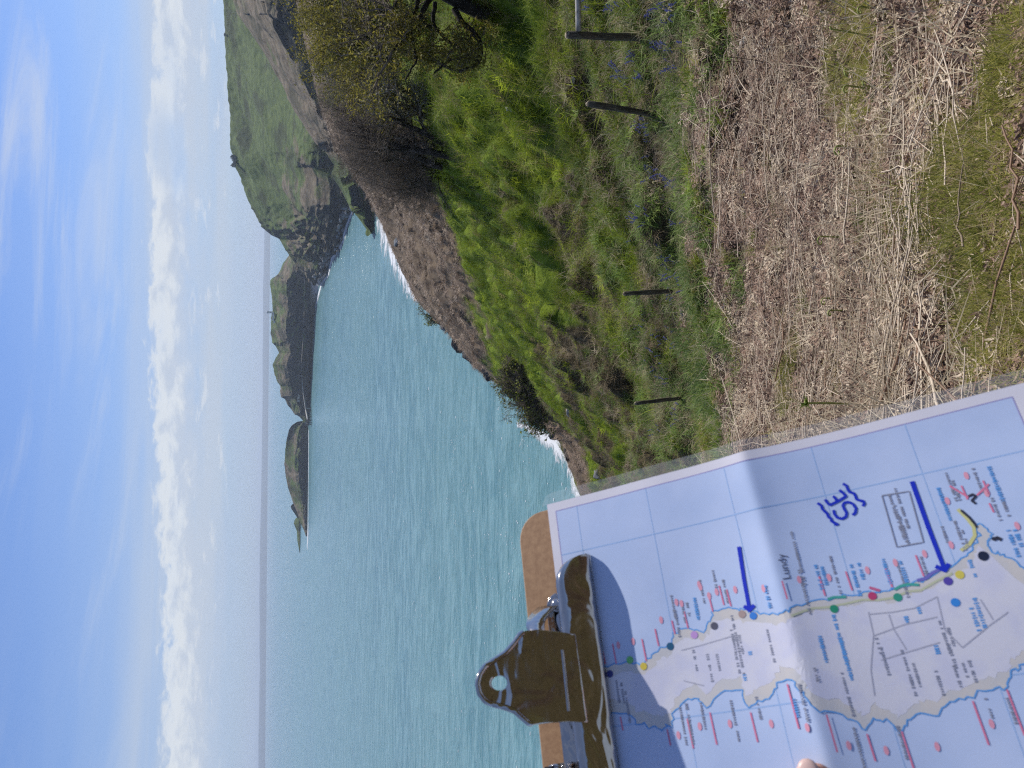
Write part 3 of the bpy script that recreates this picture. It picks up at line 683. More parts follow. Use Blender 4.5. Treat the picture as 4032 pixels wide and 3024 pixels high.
def make_tree(name, label, base, height, spread, lean, seed, leafy, leafmat, twigmat, cat='tree', group=None, trunk_r=.12, levels=4, nleaf=5000, leafsize=.06, limbs=None, bark=None, twig_r=.0035, stems=1, fork=.22, droop=0.0, local=True):
    g = np.random.default_rng(seed); tk, tw = Tubes(), Tubes(); tips = []; TB, TR = [], []
    O = np.array(base, float)
    def branch(p, d, L, r, lev):
        n = 8 if lev == 0 else 5 if lev < 3 else 2
        pull = np.array([lean[0] * .5, lean[1] * .5, .35 if lev < 2 else .12]) * (1 if lev else .5) - np.array([0, 0, droop * lev])
        P, de = wander(g, p, d, L, n, .10 + .09 * lev, pull)
        R = np.linspace(r, r * (.55 if lev < levels else .3), len(P))
        if lev <= 1: tk.add(P, R, 7 if lev == 0 else 5)
        elif n == 5: tw.add(P, R, 3)
        else: TB.append(P); TR.append(R)
        if lev >= levels:
            tips.append(P[-1]); tips.append(P[len(P) // 2]); return
        nk = (5, 5, 5, 4, 3)[min(lev, 4)] + int(g.integers(0, 2))
        for q in range(nk):
            f = g.uniform(fork if lev == 0 else .25, 1.0); x = f * (len(P) - 1); i = min(int(x), len(P) - 2); pp = P[i] + (P[i + 1] - P[i]) * (x - i)
            t = P[i + 1] - P[i]; t /= np.linalg.norm(t)
            s = g.normal(0, 1, 3); s -= t * s.dot(t); s /= np.linalg.norm(s); s[2] *= .75
            an = g.uniform(.5, 1.15); dd = t * math.cos(an) + s * math.sin(an) * (1.0 if lev else spread)
            branch(pp, dd, L * g.uniform(.45, .74) * (1.0 if lev else max(.8, spread * .8)), max(twig_r, R[i] * g.uniform(.42, .66)), lev + 1)
        if lev < 3: branch(P[-1], de, L * .62, R[-1] * .95, lev + 1)
    for s in range(stems):
        off = g.normal(0, .12, 3) * (stems > 1); off[2] = -.15
        d0 = np.array([lean[0] + g.normal(0, .28) * (stems > 1), lean[1] + g.normal(0, .28) * (stems > 1), 1.0]); d0 /= np.linalg.norm(d0)
        branch(off, d0, height * .46, trunk_r * (1 if s == 0 else .7), 0)
    for pts, r0, r1 in (limbs or []):
        pts = np.array(pts, float); x = np.linspace(0, len(pts) - 1, 22); P = np.stack([np.interp(x, range(len(pts)), pts[:, j]) for j in range(3)], -1)
        P[1:-1] = (P[:-2] + 2 * P[1:-1] + P[2:]) / 4; P[1:-1] += g.normal(0, .012, P[1:-1].shape)
        tk.add(P, np.linspace(r0, r1, 22), 6)
        for q in range(7):
            i = int(g.integers(5, 21)); dd = g.normal(0, 1, 3); dd[2] = abs(dd[2]); dd /= np.linalg.norm(dd); branch(P[i], dd, height * .12, r1 * .7, 2)
    if TB: tw.batch(np.array(TB), np.array(TR))
    T = empty(name, tuple(O)); tag(T, label, cat, group)
    link('trunk', tk.mesh('trunk'), bark, T, True)
    link('twigs', tw.mesh('twigs'), twigmat, T)
    if leafy:
        tp = np.array(tips); k = g.integers(0, len(tp), nleaf); c = tp[k] + g.normal(0, height * .022, (nleaf, 3))
        clump = fbm(c[:, 0] / (.14 * height) + seed, c[:, 2] / (.14 * height), 2, seed) + fbm(c[:, 1] / (.14 * height), c[:, 0] / (.2 * height), 2, seed + 3)
        c = c[clump > -.35 + .3 * (1 - leafy)]; n = len(c)
        a = g.normal(0, 1, (n, 3)); a /= np.linalg.norm(a, axis=1, keepdims=True); b_ = np.cross(a, g.normal(0, 1, (n, 3))); b_ /= np.linalg.norm(b_, axis=1, keepdims=True)
        s = leafsize * g.uniform(.5, 1.3, n)[:, None]
        V = np.stack([c - a * s, c + b_ * s * .45, c + a * s, c - b_ * s * .45], 1).reshape(-1, 3)
        me = mesh_np('crown', V, np.arange(4 * n).reshape(-1, 4), {'shade': np.repeat(g.uniform(0, 1, n), 4)})
        tag(link('crown', me, leafmat, T), kind='stuff')
    return T
def leaf_mat(name, c0, c1, tr=.45):
    b = MatB(name); b_ = b.attr('shade'); n = b.noise(1.2, 3, .5)
    col = b.mix(b.ramp(b.math('ADD', b.math('MULTIPLY', b_, .6), b.math('MULTIPLY', n, .7)), .3, .95), c0, c1)
    b.P(Base_Color=col, Roughness=.6, Specular_IOR_Level=.25); b.translucent(col, tr); return b.m
BARK = simple('dark_bark', (.040, .034, .028), .9, .5, 9, spec=.15)
TWIG = simple('grey_brown_twig', (.175, .145, .118), .9, .45, 3, spec=.1)
TWIGP = simple('pale_lichen_twig', (.30, .275, .235), .9, .5, 2.2, spec=.1)
LEAF_O = leaf_mat('olive_bud_leaf', (.105, .095, .018), (.31, .27, .055), .45)
LEAF_G = leaf_mat('green_bud_leaf', (.085, .11, .016), (.26, .29, .05), .45)
def foot(v, y):
    p = hit(v, y); return p
def build_trees():
    G = 'stunted trees along the slope'
    b1 = foot(1935, 75)
    make_tree('oak_tree', 'largest near tree with thick dark leaning trunk and looping low limbs', b1, 5.4, 1.4, (.30, .0), 5, 1, LEAF_O, TWIG, trunk_r=.25, nleaf=16000, leafsize=.05, bark=BARK, group=G, fork=.45,
        limbs=[([(.1, 0, 1.0), (-.25, -.1, .85), (-.55, -.2, .45), (-.95, -.2, .28), (-1.35, -.1, .45), (-1.5, 0, .9), (-1.3, .1, 1.3)], .085, .04),
               ([(.2, 0, 1.5), (-.3, .1, 1.55), (-.6, .2, 1.2), (-.75, .2, .8), (-1.05, .15, .7), (-1.2, 0, 1.1), (-1.6, 0, 1.5)], .06, .025),
               ([(.3, 0, 1.9), (-.5, .2, 2.1), (-1.2, .3, 1.9), (-1.8, .2, 2.2)], .055, .02)])
    make_tree('thorn_tree', 'slim dark tree leaning right above the green hollow', foot(1748, 572), 7.2, 1.3, (.5, .1), 11, 1, LEAF_O, TWIGP, trunk_r=.17, nleaf=5600, leafsize=.05, bark=BARK, group=G)
    make_tree('thorn_tree', 'bare upright tree standing closest to the sea edge', foot(1792, 625), 6.4, 1.2, (.22, 0), 13, 0, None, TWIG, trunk_r=.21, bark=BARK, group=G, levels=5, fork=.12, twig_r=.007)
    make_tree('thorn_tree', 'pale-twigged tree between the leaning tree and the crowded crowns', foot(1662, 398), 6.0, 1.4, (.22, 0), 17, 1, LEAF_O, TWIGP, trunk_r=.17, nleaf=9000, leafsize=.06, bark=BARK, group=G)
    make_tree('thorn_tree', 'olive-budding tree behind the largest trunk', foot(1690, 235), 6.2, 1.5, (.2, 0), 19, 1, LEAF_O, TWIG, trunk_r=.18, nleaf=15000, leafsize=.06, bark=BARK, group=G)
    make_tree('thorn_tree', 'yellow-olive tree crown at the top corner of the picture', foot(1640, 45), 7.6, 1.5, (.15, 0), 23, 1, LEAF_O, TWIG, trunk_r=.2, nleaf=20000, leafsize=.07, bark=BARK, group=G)
    make_tree('thorn_tree', 'farther reddish-brown tree crown rising behind the others', foot(1480, 130), 9.6, 1.6, (.1, 0), 29, 1, LEAF_O, TWIG, trunk_r=.22, nleaf=17000, leafsize=.10, bark=BARK, group=G)
    make_tree('thorn_tree', 'thin half-bare tree reaching over the brown slope', foot(1510, 330), 9.4, 1.5, (.12, 0), 31, .7, LEAF_G, TWIGP, trunk_r=.18, nleaf=6000, leafsize=.09, bark=BARK, group=G, levels=5, twig_r=.006)
    make_tree('thorn_tree', 'dark bare-limbed tree between the pale-twigged tree and the leaning one', foot(1700, 475), 6.8, 1.3, (.3, 0), 83, .5, LEAF_O, TWIG, trunk_r=.19, nleaf=4200, leafsize=.055, bark=BARK, group=G, fork=.3)
    make_tree('thorn_tree', 'olive tree crowded behind the largest trunk, next to the top corner crown', foot(1720, 120), 6.0, 1.5, (.2, 0), 89, 1, LEAF_G, TWIG, trunk_r=.17, nleaf=15000, leafsize=.055, bark=BARK, group=G)
    make_tree('thorn_tree', 'spreading many-branched bare tree overlapping the thickets', foot(1735, 660), 6.6, 1.2, (.25, 0), 97, 0, None, TWIG, trunk_r=.19, bark=BARK, group=G, levels=5, fork=.15, twig_r=.005)
    S = 'bare thickets at the end of the trees'
    for i, (v, y, h, sp, lab) in enumerate(((1735, 680, 5.6, 1.2, 'dense bare brown thicket left of the bare upright tree'), (1712, 745, 4.8, 1.4, 'last low bare thicket towards the open slope'),
            (1660, 590, 8.0, 1.5, 'bare grey thicket behind the bare upright tree'), (1590, 480, 8.6, 1.5, 'tall grey-brown thicket behind the leaning tree'), (1630, 655, 7.6, 1.5, 'brown haze of twigs above the last thicket'))):
        make_tree('thicket', lab, foot(v, y), h, sp, (.12, 0), 41 + i, 0, None, TWIG, cat='bush', group=S, trunk_r=.06, levels=4, bark=BARK, stems=8, fork=.05, twig_r=.008)
    make_tree('thorn_sapling', 'lone wind-bent sapling outlined against the sea', hit_land(1728, 1283), 8.0, .9, (.45, 0), 61, .5, LEAF_G, TWIG, trunk_r=.16, levels=3, nleaf=500, leafsize=.22, bark=BARK, twig_r=.03)
    for i, (v, y, h, lab) in enumerate(((2075, 1480, 3.4, 'dark round bush on the cliff edge, nearer the brown shoulder'), (2120, 1550, 3.8, 'wide grey-green bush spreading down the cliff edge'), (2150, 1625, 2.6, 'low scraggy bush just above the white surf'))):
        make_tree('cliff_bush', lab, hit(v, y), h, 2.2, (.1, 0), 71 + i, .6, LEAF_G, TWIG, cat='bush', group='bushes on the cliff edge', trunk_r=.12, levels=4, nleaf=2600, leafsize=.16, bark=BARK, stems=5, fork=.03, twig_r=.014)
build_trees()
# ------------------------------------------------------------------ foam, painted sun sparkle, whitecaps
FOAM = mat_foam()
def foam_strip(name, label, inner, outer, n=80, m=10, k=1.0):
    f = lambda L: np.array([onsea(v, y, SEA + .12) for v, y in L])
    def res(A):
        s = np.concatenate([[0], np.cumsum(np.linalg.norm(np.diff(A, axis=0), axis=1))]); t = np.linspace(0, s[-1], n)
        return np.stack([np.interp(t, s, A[:, j]) for j in range(3)], -1)
    I, O = res(f(inner)), res(f(outer)); t = np.linspace(0, 1, m)
    P = I[:, None] * (1 - t)[None, :, None] + O[:, None] * t[None, :, None]
    e = k * np.clip(1.15 - 1.15 * t, 0, 1)[None] * np.minimum(1, np.minimum(np.arange(n), n - 1 - np.arange(n)) / 4.0)[:, None] + 0 * P[..., 0]
    tag(link(name, mesh_np(name, P, grid_faces(n, m), {'edge': e}), FOAM), label, None, None, 'stuff')
foam_strip('surf', 'white surf breaking below the near cliff', [(1500, 820), (1530, 905), (1560, 1000), (1620, 1110), (1660, 1200)], [(1450, 905), (1462, 965), (1478, 1040), (1520, 1120), (1590, 1190)], 80, 12, .86)
foam_strip('surf', 'thin white surf along the boulders under the castle hill', [(1394, 812), (1376, 850), (1358, 895), (1345, 950), (1320, 996), (1304, 1014), (1292, 1080), (1264, 1112), (1244, 1190), (1236, 1245)],
           [(1404, 822), (1388, 862), (1372, 905), (1362, 958), (1345, 1005), (1318, 1030), (1300, 1090), (1275, 1122), (1252, 1200), (1238.5, 1248)], 140, 8)
foam_strip('surf', 'narrow white wash along the shore under the lighthouse headland', [(1236, 1240), (1231, 1333), (1223, 1441), (1219, 1560)], [(1240, 1242), (1234.5, 1333), (1225.5, 1441), (1221, 1560)], 90, 5)
foam_strip('surf', 'white wash at the foot of the tidal island', [(1215, 1680), (1214, 1800), (1213, 1950), (1212, 2060), (1210, 2120), (1208, 2170)], [(1218, 1680), (1216.5, 1800), (1215.5, 1950), (1215.5, 2060), (1217, 2120), (1212, 2180)], 120, 5)
foam_strip('surf', 'white surf rolling onto the shore beside the map edge', [(2030, 1660), (2120, 1690), (2200, 1730), (2270, 1820), (2300, 1960), (2330, 2050)], [(2020, 1690), (2085, 1745), (2105, 1800), (2175, 1880), (2215, 1940), (2265, 2010)], 90, 12, .92)
foam_strip('surf', 'patch of drifting white foam off the near cliff', [(2060, 1630), (2062, 1700), (2058, 1780)], [(2020, 1640), (2026, 1710), (2030, 1790)], 40, 8, .55)
def whitecaps_glints():
    V, F, n = [], [], 0
    def cap(p, w, d):
        nonlocal n
        k = 7; a = np.linspace(0, 2 * np.pi, k, endpoint=False); rr = rng.uniform(.45, 1.1, k)
        ca, sa = math.cos(-.25), math.sin(-.25); x = np.cos(a) * rr * w; yv = np.sin(a) * rr * d
        V.append(np.stack([p[0] + x * ca - yv * sa, p[1] + x * sa + yv * ca, np.full(k, SEA + .14)], -1))
        F.append(np.array([[0, i, i + 1] for i in range(1, k - 1)]) + n); n += k
    for _ in range(300):                                        # breaking crests in the bay
        v = 1235 + 1000 * rng.uniform(0, 1) ** 1.8; y = rng.uniform(850, 3100); p = onsea(v, y)
        s = p[1] / 1000; cap(p, rng.uniform(.15, .7) * (1 + 1.0 * s), rng.uniform(.08, .22) * (1 + 1.8 * s))
    for _ in range(45):                                         # clusters of white flakes that paint sun sparkle on the water
        v = rng.uniform(1550, 2080); y = 1350 + (v - 1550) * .55 + rng.uniform(-60, 750)
        p = onsea(v, y)
        for q in range(int(rng.integers(3, 11))): cap(p + rng.normal(0, 1, 3) * np.array([1.6, 2.4, 0]), rng.uniform(.12, .4), rng.uniform(.1, .22))
    for _ in range(1300):                                       # the tide race beyond the island
        y = rng.uniform(1780, 3100); v = 1120 + rng.normal(16, 11) - .008 * (y - 2100)
        if v < 1095: continue
        p = onsea(v, y); s = p[1] / 1000; cap(p, rng.uniform(.3, 1.5) * s, rng.uniform(.5, 2.2) * s)
    o = link('whitecaps_glints', mesh_np('whitecaps_glints', np.concatenate(V), np.concatenate(F)), simple('whitecap_glint_white', (.66, .69, .72), .9, .05, 1.0))
    tag(o, 'scattered white wave crests and painted sun sparkles on the open bay', None, None, 'stuff')
whitecaps_glints()

# ------------------------------------------------------------------ solids
def box_bm(bm, c, s, rz=0.0, taper=0.0, mat=0):
    M = Matrix.Translation(Vector(c)) @ Matrix.Rotation(rz, 4, 'Z')
    v = []
    for z in (-.5, .5):
        k = 1 - taper * (z + .5)
        for x, y in ((-.5, -.5), (.5, -.5), (.5, .5), (-.5, .5)): v.append(bm.verts.new(M @ Vector((x * s[0] * k, y * s[1] * k, z * s[2]))))
    for f in ((3, 2, 1, 0), (4, 5, 6, 7), (0, 1, 5, 4), (1, 2, 6, 5), (2, 3, 7, 6), (3, 0, 4, 7)): bm.faces.new([v[i] for i in f]).material_index = mat
def cyl_bm(bm, p, h, r0, r1, k=12, cap=True):
    a = [i * 2 * math.pi / k for i in range(k)]
    lo = [bm.verts.new((p[0] + math.cos(t) * r0, p[1] + math.sin(t) * r0, p[2])) for t in a]; hi = [bm.verts.new((p[0] + math.cos(t) * r1, p[1] + math.sin(t) * r1, p[2] + h)) for t in a]
    for i in range(k): bm.faces.new((lo[i], lo[(i + 1) % k], hi[(i + 1) % k], hi[i]))
    if cap: bm.faces.new(hi); bm.faces.new(lo[::-1])
def bm_link(name, bm, mat, parent=None, smooth=False, bevel=0.0):
    bmesh.ops.recalc_face_normals(bm, faces=bm.faces[:])
    me = bpy.data.meshes.new(name); bm.to_mesh(me); bm.free(); o = link(name, me, mat, parent, smooth)
    if bevel: m = o.modifiers.new('bevel', 'BEVEL'); m.width = bevel; m.segments = 2
    return o
WHITE = simple('white_render', (.72, .71, .68), .8, .12, .6); STONE = simple('grey_stone', (.20, .185, .165), .9, .35, .8)
SLATE = simple('slate_roof', (.09, .095, .105), .8, .3, 1.5); DARKW = simple('window_dark', (.02, .022, .026), .3, .1, 3); CONC = simple('pale_concrete', (.40, .38, .34), .9, .25, .35)
TIMBER = simple('dark_pile', (.05, .047, .045), .9, .3, .6)
def build_lighthouse():
    p = at(1071.5, 1230, 1232); T = empty('lighthouse', tuple(p - np.array([0, 0, .6]))); tag(T, 'small white lighthouse tower on the flat-topped headland', 'lighthouse')
    bm = bmesh.new(); cyl_bm(bm, (0, 0, 0), 6.2, 1.75, 1.45, 16); bm_link('tower', bm, WHITE, T, False)
    bm = bmesh.new(); cyl_bm(bm, (0, 0, 6.2), .35, 1.95, 1.95, 16)
    for i in range(12): a = i * math.pi / 6; box_bm(bm, (math.cos(a) * 1.85, math.sin(a) * 1.85, 7.0), (.1, .1, .95), a)
    cyl_bm(bm, (0, 0, 7.42), .08, 1.92, 1.92, 16, True); bm_link('gallery', bm, WHITE, T)
    bm = bmesh.new(); cyl_bm(bm, (0, 0, 6.6), 1.7, 1.1, 1.1, 12); L_ = bm_link('lantern', bm, simple('lantern_glass', (.25, .3, .34), .15, .1, 2), T)
    bm = bmesh.new(); cyl_bm(bm, (0, 0, 8.3), .9, 1.2, .25, 12); cyl_bm(bm, (0, 0, 9.15), .7, .08, .05, 6); bm_link('lantern_roof', bm, WHITE, L_)
    for dx in (-.55, .6):
        bm = bmesh.new(); box_bm(bm, (dx, -1.68, 3.2), (.5, .35, .9)); bm_link('window', bm, DARKW, T)
    q = at(1077, 1246, 1222); Hs = empty('keepers_cottage', tuple(q - np.array([0, 0, .3]))); tag(Hs, 'low white keepers cottage wall beside the lighthouse', 'cottage')
    bm = bmesh.new(); box_bm(bm, (0, 0, 1.0), (13, 4, 2.6)); bm_link('wall', bm, WHITE, Hs)
    bm = bmesh.new(); box_bm(bm, (0, 0, 2.6), (13.4, 4.6, .6), 0, .35); bm_link('roof', bm, SLATE, Hs)
    for x in (-4, 0, 4):
        bm = bmesh.new(); box_bm(bm, (x, -2.0, 1.1), (.9, .2, 1.0)); bm_link('window', bm, DARKW, Hs)
    q = at(1081.5, 1268, 1215); h2 = empty('store_hut', tuple(q - np.array([0, 0, .4]))); tag(h2, 'tiny white hut on the lighthouse slope, apart from the cottage', 'hut')
    bm = bmesh.new(); box_bm(bm, (0, 0, .9), (3.2, 2.6, 2.2)); bm_link('wall', bm, WHITE, h2)
    bm = bmesh.new(); box_bm(bm, (0, 0, 2.15), (3.5, 2.9, .5), 0, .5); bm_link('roof', bm, SLATE, h2)
    bm = bmesh.new(); box_bm(bm, (0, -1.3, .7), (.8, .12, 1.5)); bm_link('door', bm, DARKW, h2)
build_lighthouse()
def build_castle():
    c = at(925, 634, 958); T = empty('castle', tuple(c - np.array([0, 0, 1.2]))); tag(T, 'small grey stone castle on the skyline of the green headland', 'castle')
    for nm, x, w, d, h in (('keep', 4.2, 4.6, 6, 5.0), ('keep', -5.2, 3.2, 6, 4.6), ('curtain_wall', -1.2, 7.5, 4, 3.0)):
        bm = bmesh.new(); box_bm(bm, (x, 0, h / 2), (w, d, h), 0, .03)
        for i in range(int(w / 1.1)):
            box_bm(bm, (x - w / 2 + .5 + i * 1.1, -d / 2 + .25, h + .3), (.6, .5, .6))
        o = bm_link(nm, bm, STONE, T)
    for x, z in ((4.9, 5.0), (3.3, 5.0), (-5.4, 4.6), (0.6, 3.0)):
        bm = bmesh.new(); box_bm(bm, (x, .8, z + .75), (.8, .8, 1.6)); bm_link('chimney', bm, STONE, T)
    for x, y, z in ((-2.6, -2.02, 1.8), (-.8, -2.02, 1.8), (1.0, -2.02, 1.8), (3.6, -3.02, 3.0), (5.0, -3.02, 3.0), (-5.2, -3.02, 2.8)):
        bm = bmesh.new(); box_bm(bm, (x, y, z), (.6, .2, .9)); bm_link('window', bm, DARKW, T)
    q = at(887, 137, 893); K = empty('lookout_hut', tuple(q - np.array([0, 0, .5]))); tag(K, 'tiny lookout hut alone on the right-hand skyline', 'hut')
    bm = bmesh.new(); box_bm(bm, (0, 0, .8), (2.2, 2.0, 1.8)); bm_link('wall', bm, STONE, K)
    bm = bmesh.new(); box_bm(bm, (0, 0, 1.9), (2.5, 2.3, .4), 0, .6); bm_link('roof', bm, SLATE, K)
build_castle()
def build_jetty():
    # landing road along the foot of the cliff and the jetty on piles
    pts = [(1187, 1475, 1225), (1190, 1515, 1226), (1193, 1551, 1226), (1198, 1585, 1224), (1202, 1613, 1222), (1206, 1632, 1220), (1210, 1652, 1216)]
    C = np.array([at(*p) for p in pts]); T = empty('jetty', tuple(C[4])); tag(T, 'pale landing jetty on dark piles below the lighthouse headland', 'jetty')
    O = C[4]
    w = np.array([0, 5.0, 0]); t = np.linspace(0, len(C) - 1, 40); P = np.stack([np.interp(t, range(len(C)), C[:, j]) for j in range(3)], -1) - O
    wid = np.interp(t, [0, 4, 5, 6], [1.8, 2.6, 7.5, 7.5])[:, None] * np.array([[-.25, .97, 0]])
    V = np.stack([P - wid, P + wid, P + wid - [0, 0, .8], P - wid - [0, 0, .8]], 1); n = len(P)
    F = np.concatenate([np.array([[0, 4, 5, 1], [1, 5, 6, 2], [2, 6, 7, 3], [3, 7, 4, 0]]) + 4 * i for i in range(n - 1)] + [np.array([[0, 1, 2, 3]]), np.array([[3, 2, 1, 0]]) + 4 * (n - 1)])
    link('deck', mesh_np('deck', V.reshape(-1, 3), F), CONC, T)
    k0 = 24
    for k in range(k0, 40, 2):
        for sgn in (-1, 1):
            q = P[k] + wid[k] * sgn * .9; bm = bmesh.new(); hh = q[2] - .8 - (SEA - 2 - O[2])
            box_bm(bm, (q[0], q[1], q[2] - .8 - hh / 2), (.9, .9, hh)); bm_link('pile', bm, TIMBER, T)
        bm = bmesh.new(); q = P[k]; box_bm(bm, (q[0], q[1], q[2] - 2.2), (.5, abs(wid[k][1]) * 1.8, .6), .25); bm_link('brace', bm, TIMBER, T)
    for k in range(k0 + 1, 40, 4):
        q = P[k]; bm = bmesh.new(); hh = q[2] - 1.2 - (SEA - 1 - O[2]); box_bm(bm, (q[0], q[1] - 1, q[2] - 1.2 - hh / 2), (1.6, 2.0, hh)); bm_link('pier_block', bm, CONC, T)
    q = P[-1]; bm = bmesh.new(); hh = q[2] + 1 - (SEA - 2 - O[2])
    for x in (1.2, 4.0, 7.2):
        for yv in (-5, 5): box_bm(bm, (q[0] - x, q[1] + yv, q[2] + 1.5 - hh / 2), (.9, .9, hh + 2))
    box_bm(bm, (q[0] - 4.2, q[1], q[2] + .2), (8.0, 12, .8)); box_bm(bm, (q[0] - 4.2, q[1] - 5, q[2] - 4), (7.6, .6, .8)); bm_link('jetty_head', bm, TIMBER, T)
    for v, y, w_, lab in ((1177, 1552, 7, 'pale flat-roofed landing shed above the jetty road, nearer the beach'), (1174, 1572, 8, 'pale flat-roofed landing shed above the jetty road, nearer the island')):
        q = at(v + 4, y, 1246); S = empty('landing_shed', tuple(q)); tag(S, lab, 'shed', 'landing sheds')
        bm = bmesh.new(); box_bm(bm, (0, 0, 1.2), (w_, 4, 3.6)); bm_link('wall', bm, CONC, S)
        bm = bmesh.new(); box_bm(bm, (0, -.2, 3.15), (w_ + .5, 4.6, .3)); bm_link('roof', bm, SLATE, S)
        bm = bmesh.new(); box_bm(bm, (0, -2.0, .6), (2.2, .12, 2.2)); bm_link('door', bm, DARKW, S)
    # track cut along the foot of the cliff
    rp = [(1213, 1022, 1060), (1206, 1030, 1075), (1201, 1045, 1090), (1200, 1075, 1100), (1200, 1110, 1103), (1200, 1160, 1118), (1199, 1220, 1140), (1198, 1260, 1152), (1190, 1400, 1192), (1187, 1475, 1222)]
    C = np.array([at(*p) for p in rp]); t = np.linspace(0, len(C) - 1, 60); P = np.stack([np.interp(t, range(len(C)), C[:, j]) for j in range(3)], -1)
    P[:, 2] += .8; P[:, 1] -= 5
    V = np.stack([P - [0, 2.2, 0], P + [0, 2.6, 0]], 1); me = mesh_np('coast_track', V, grid_faces(60, 2)); tag(link('coast_track', me, CONC), kind='structure')
build_jetty()

# ------------------------------------------------------------------ rocks
def rock_mesh(name, size, seed, sub=3):
    bm = bmesh.new(); bmesh.ops.create_icosphere(bm, subdivisions=sub, radius=1)
    g = np.random.default_rng(seed); pl = g.normal(0, 1, (9, 3)); pl /= np.linalg.norm(pl, axis=1, keepdims=True); off = g.uniform(.55, .9, 9)
    for v in bm.verts:
        p = np.array(v.co)
        for n_, d_ in zip(pl, off):
            k = p.dot(n_) - d_
            if k > 0: p = p - n_ * k
        p = p * (1 + .30 * float(fbm(p[0] * 2.5 + seed, p[1] * 2.5 + p[2], 3, seed))); v.co = Vector(p * np.array(size))
    me = bpy.data.meshes.new(name); bm.to_mesh(me); bm.free(); return me
ROCKP = simple('pale_lichen_rock', (.34, .33, .30), .9, .4, 5); ROCKG = simple('grey_granite', (.17, .175, .18), .9, .35, .8)
for (v, y, s, m, lab, far) in (
    (2938, 165, (.09, .05, .045), ROCKP, 'pale grey stone half buried in the dead bracken', 0), (2012, 425, (.30, .16, .14), ROCKP, 'pale flat stone in the green hollow under the trees', 0),
    (1742, 1290, (1.2, .9, .7), ROCKG, 'grey boulder on the shoulder beside the lone sapling', 0), (1565, 950, (2.6, .9, .55), ROCKG, 'long grey slab lying in the brown cliff-top heather', 0),
    (2405, 1012, (.16, .10, .11), ROCKP, 'whitish stone in the rough grass behind the short fence post', 0), (2435, 1050, (.12, .07, .08), ROCKP, 'smaller whitish stone beside the one in the rough grass', 0),
    (2240, 1622, (.40, .18, .18), ROCKP, 'pale forked stone on the lower green slope', 0), (2355, 1870, (.8, .5, .35), ROCKG, 'pale weathered rock next to the edge of the map', 0), (2260, 312, (.10, .06, .06), ROCKP, 'small stone with orange lichen beside the fence', 0),
    (1470, 640 + 720, None, None, None, 1)):
    if far: continue
    p = hit_land(v, y); o = link('rock', rock_mesh('rock', s, int(v + y)), m, None, True); o.location = tuple(p + np.array([0, 0, s[2] * .3])); o.rotation_euler = (0, 0, (v * 7 % 10) / 3)
    tag(o, lab, 'rock', 'loose rocks on the hillside')
CRAG = simple('dark_crag', (.050, .048, .046), .92, .5, .5)
for i, (v, y, s, lab) in enumerate(((1790, 1335, (4.5, 3, 3), 'dark crag below the grey boulder on the cliff edge'), (1840, 1400, (5, 3, 3.2), 'broad dark crag breaking the cliff edge above the bay'), (1905, 1455, (4, 2.5, 3), 'dark crag just above the cliff-edge bushes'),
        (1985, 1530, (3.5, 2.2, 2.6), 'dark crag seaward of the cliff-edge bushes'), (2180, 1700, (3, 2, 2.4), 'dark crag right above the white surf'), (2235, 1790, (2.6, 1.8, 2), 'small dark crag at the surf, next to the map'))):
    p = hit_land(v, y)
    o = link('crag', rock_mesh('crag', s, 900 + i, 4), CRAG); o.scale = (.75, .75, .75); o.location = tuple(p + np.array([.6, -.4, -s[2] * .42])); o.rotation_euler = (.2, .15, i * 1.3); tag(o, lab, 'crag', 'dark crags along the cliff edge')
def shore_boulders():
    src = [rock_mesh('boulder', (1, .8, .7), 500 + i, 2) for i in range(4)]
    pts = [(1394, 812), (1376, 850), (1358, 895), (1345, 950), (1320, 996), (1304, 1014), (1292, 1080)]
    A = np.array(pts, float); G = 'boulders on the shore under the castle hill'
    for i in range(110):
        t = rng.uniform(0, len(A) - 1.01); k = int(t); v, y = A[k] + (A[k + 1] - A[k]) * (t - k); p = onsea(v, y); up = abs(rng.normal(0, 26))
        p = p + np.array([rng.normal(0, 3), up, up * .28 + .3 + rng.normal(0, .3)]); s = rng.uniform(1.0, 3.2)
        o = bpy.data.objects.new('boulder', src[i % 4]); COL.objects.link(o)
        if not src[i % 4].materials: src[i % 4].materials.append(ROCKG)
        o.location = tuple(p); o.scale = (s, s, s * rng.uniform(.7, 1.1)); o.rotation_euler = (0, 0, rng.uniform(0, 6.3)); tag(o, 'grey boulder among the shore rocks under the castle hill', 'boulder', G)
shore_boulders()

# ------------------------------------------------------------------ fence posts
def wood_mat():
    b = MatB('weathered_post'); p = b.obj(); n = b.noise(9, 6, .65, b.scaled(p, (6, 6, .5))); m = b.noise(3, 4, .5, p)
    b.P(Base_Color=b.mix(b.ramp(n, .35, .7), (.045, .036, .026), b.mix(b.ramp(m, .4, .6), (.17, .135, .09), (.14, .13, .09))), Roughness=.9); b.bump(n, .7, .006); return b.m
WOOD = wood_mat(); WTOP = simple('sawn_post_end', (.30, .25, .18), .9, .3, 60)
def log(name, a, b, r, mat, parent, k=14, seed=0, flat=.82):
    a, b = np.array(a), np.array(b); t = np.linspace(0, 1, 9); g = np.random.default_rng(seed); tb = Tubes()
    P = a + (b - a) * t[:, None]; P[1:-1] += g.normal(0, r * .06, P[1:-1].shape); tb.add(P, r * (1 + g.normal(0, .04, 9)), k)
    me = tb.mesh(name); bm = bmesh.new(); bm.from_mesh(me); bmesh.ops.holes_fill(bm, edges=[e for e in bm.edges if e.is_boundary]); bm.to_mesh(me); bm.free()
    return link(name, me, mat, parent)
POSTS = []
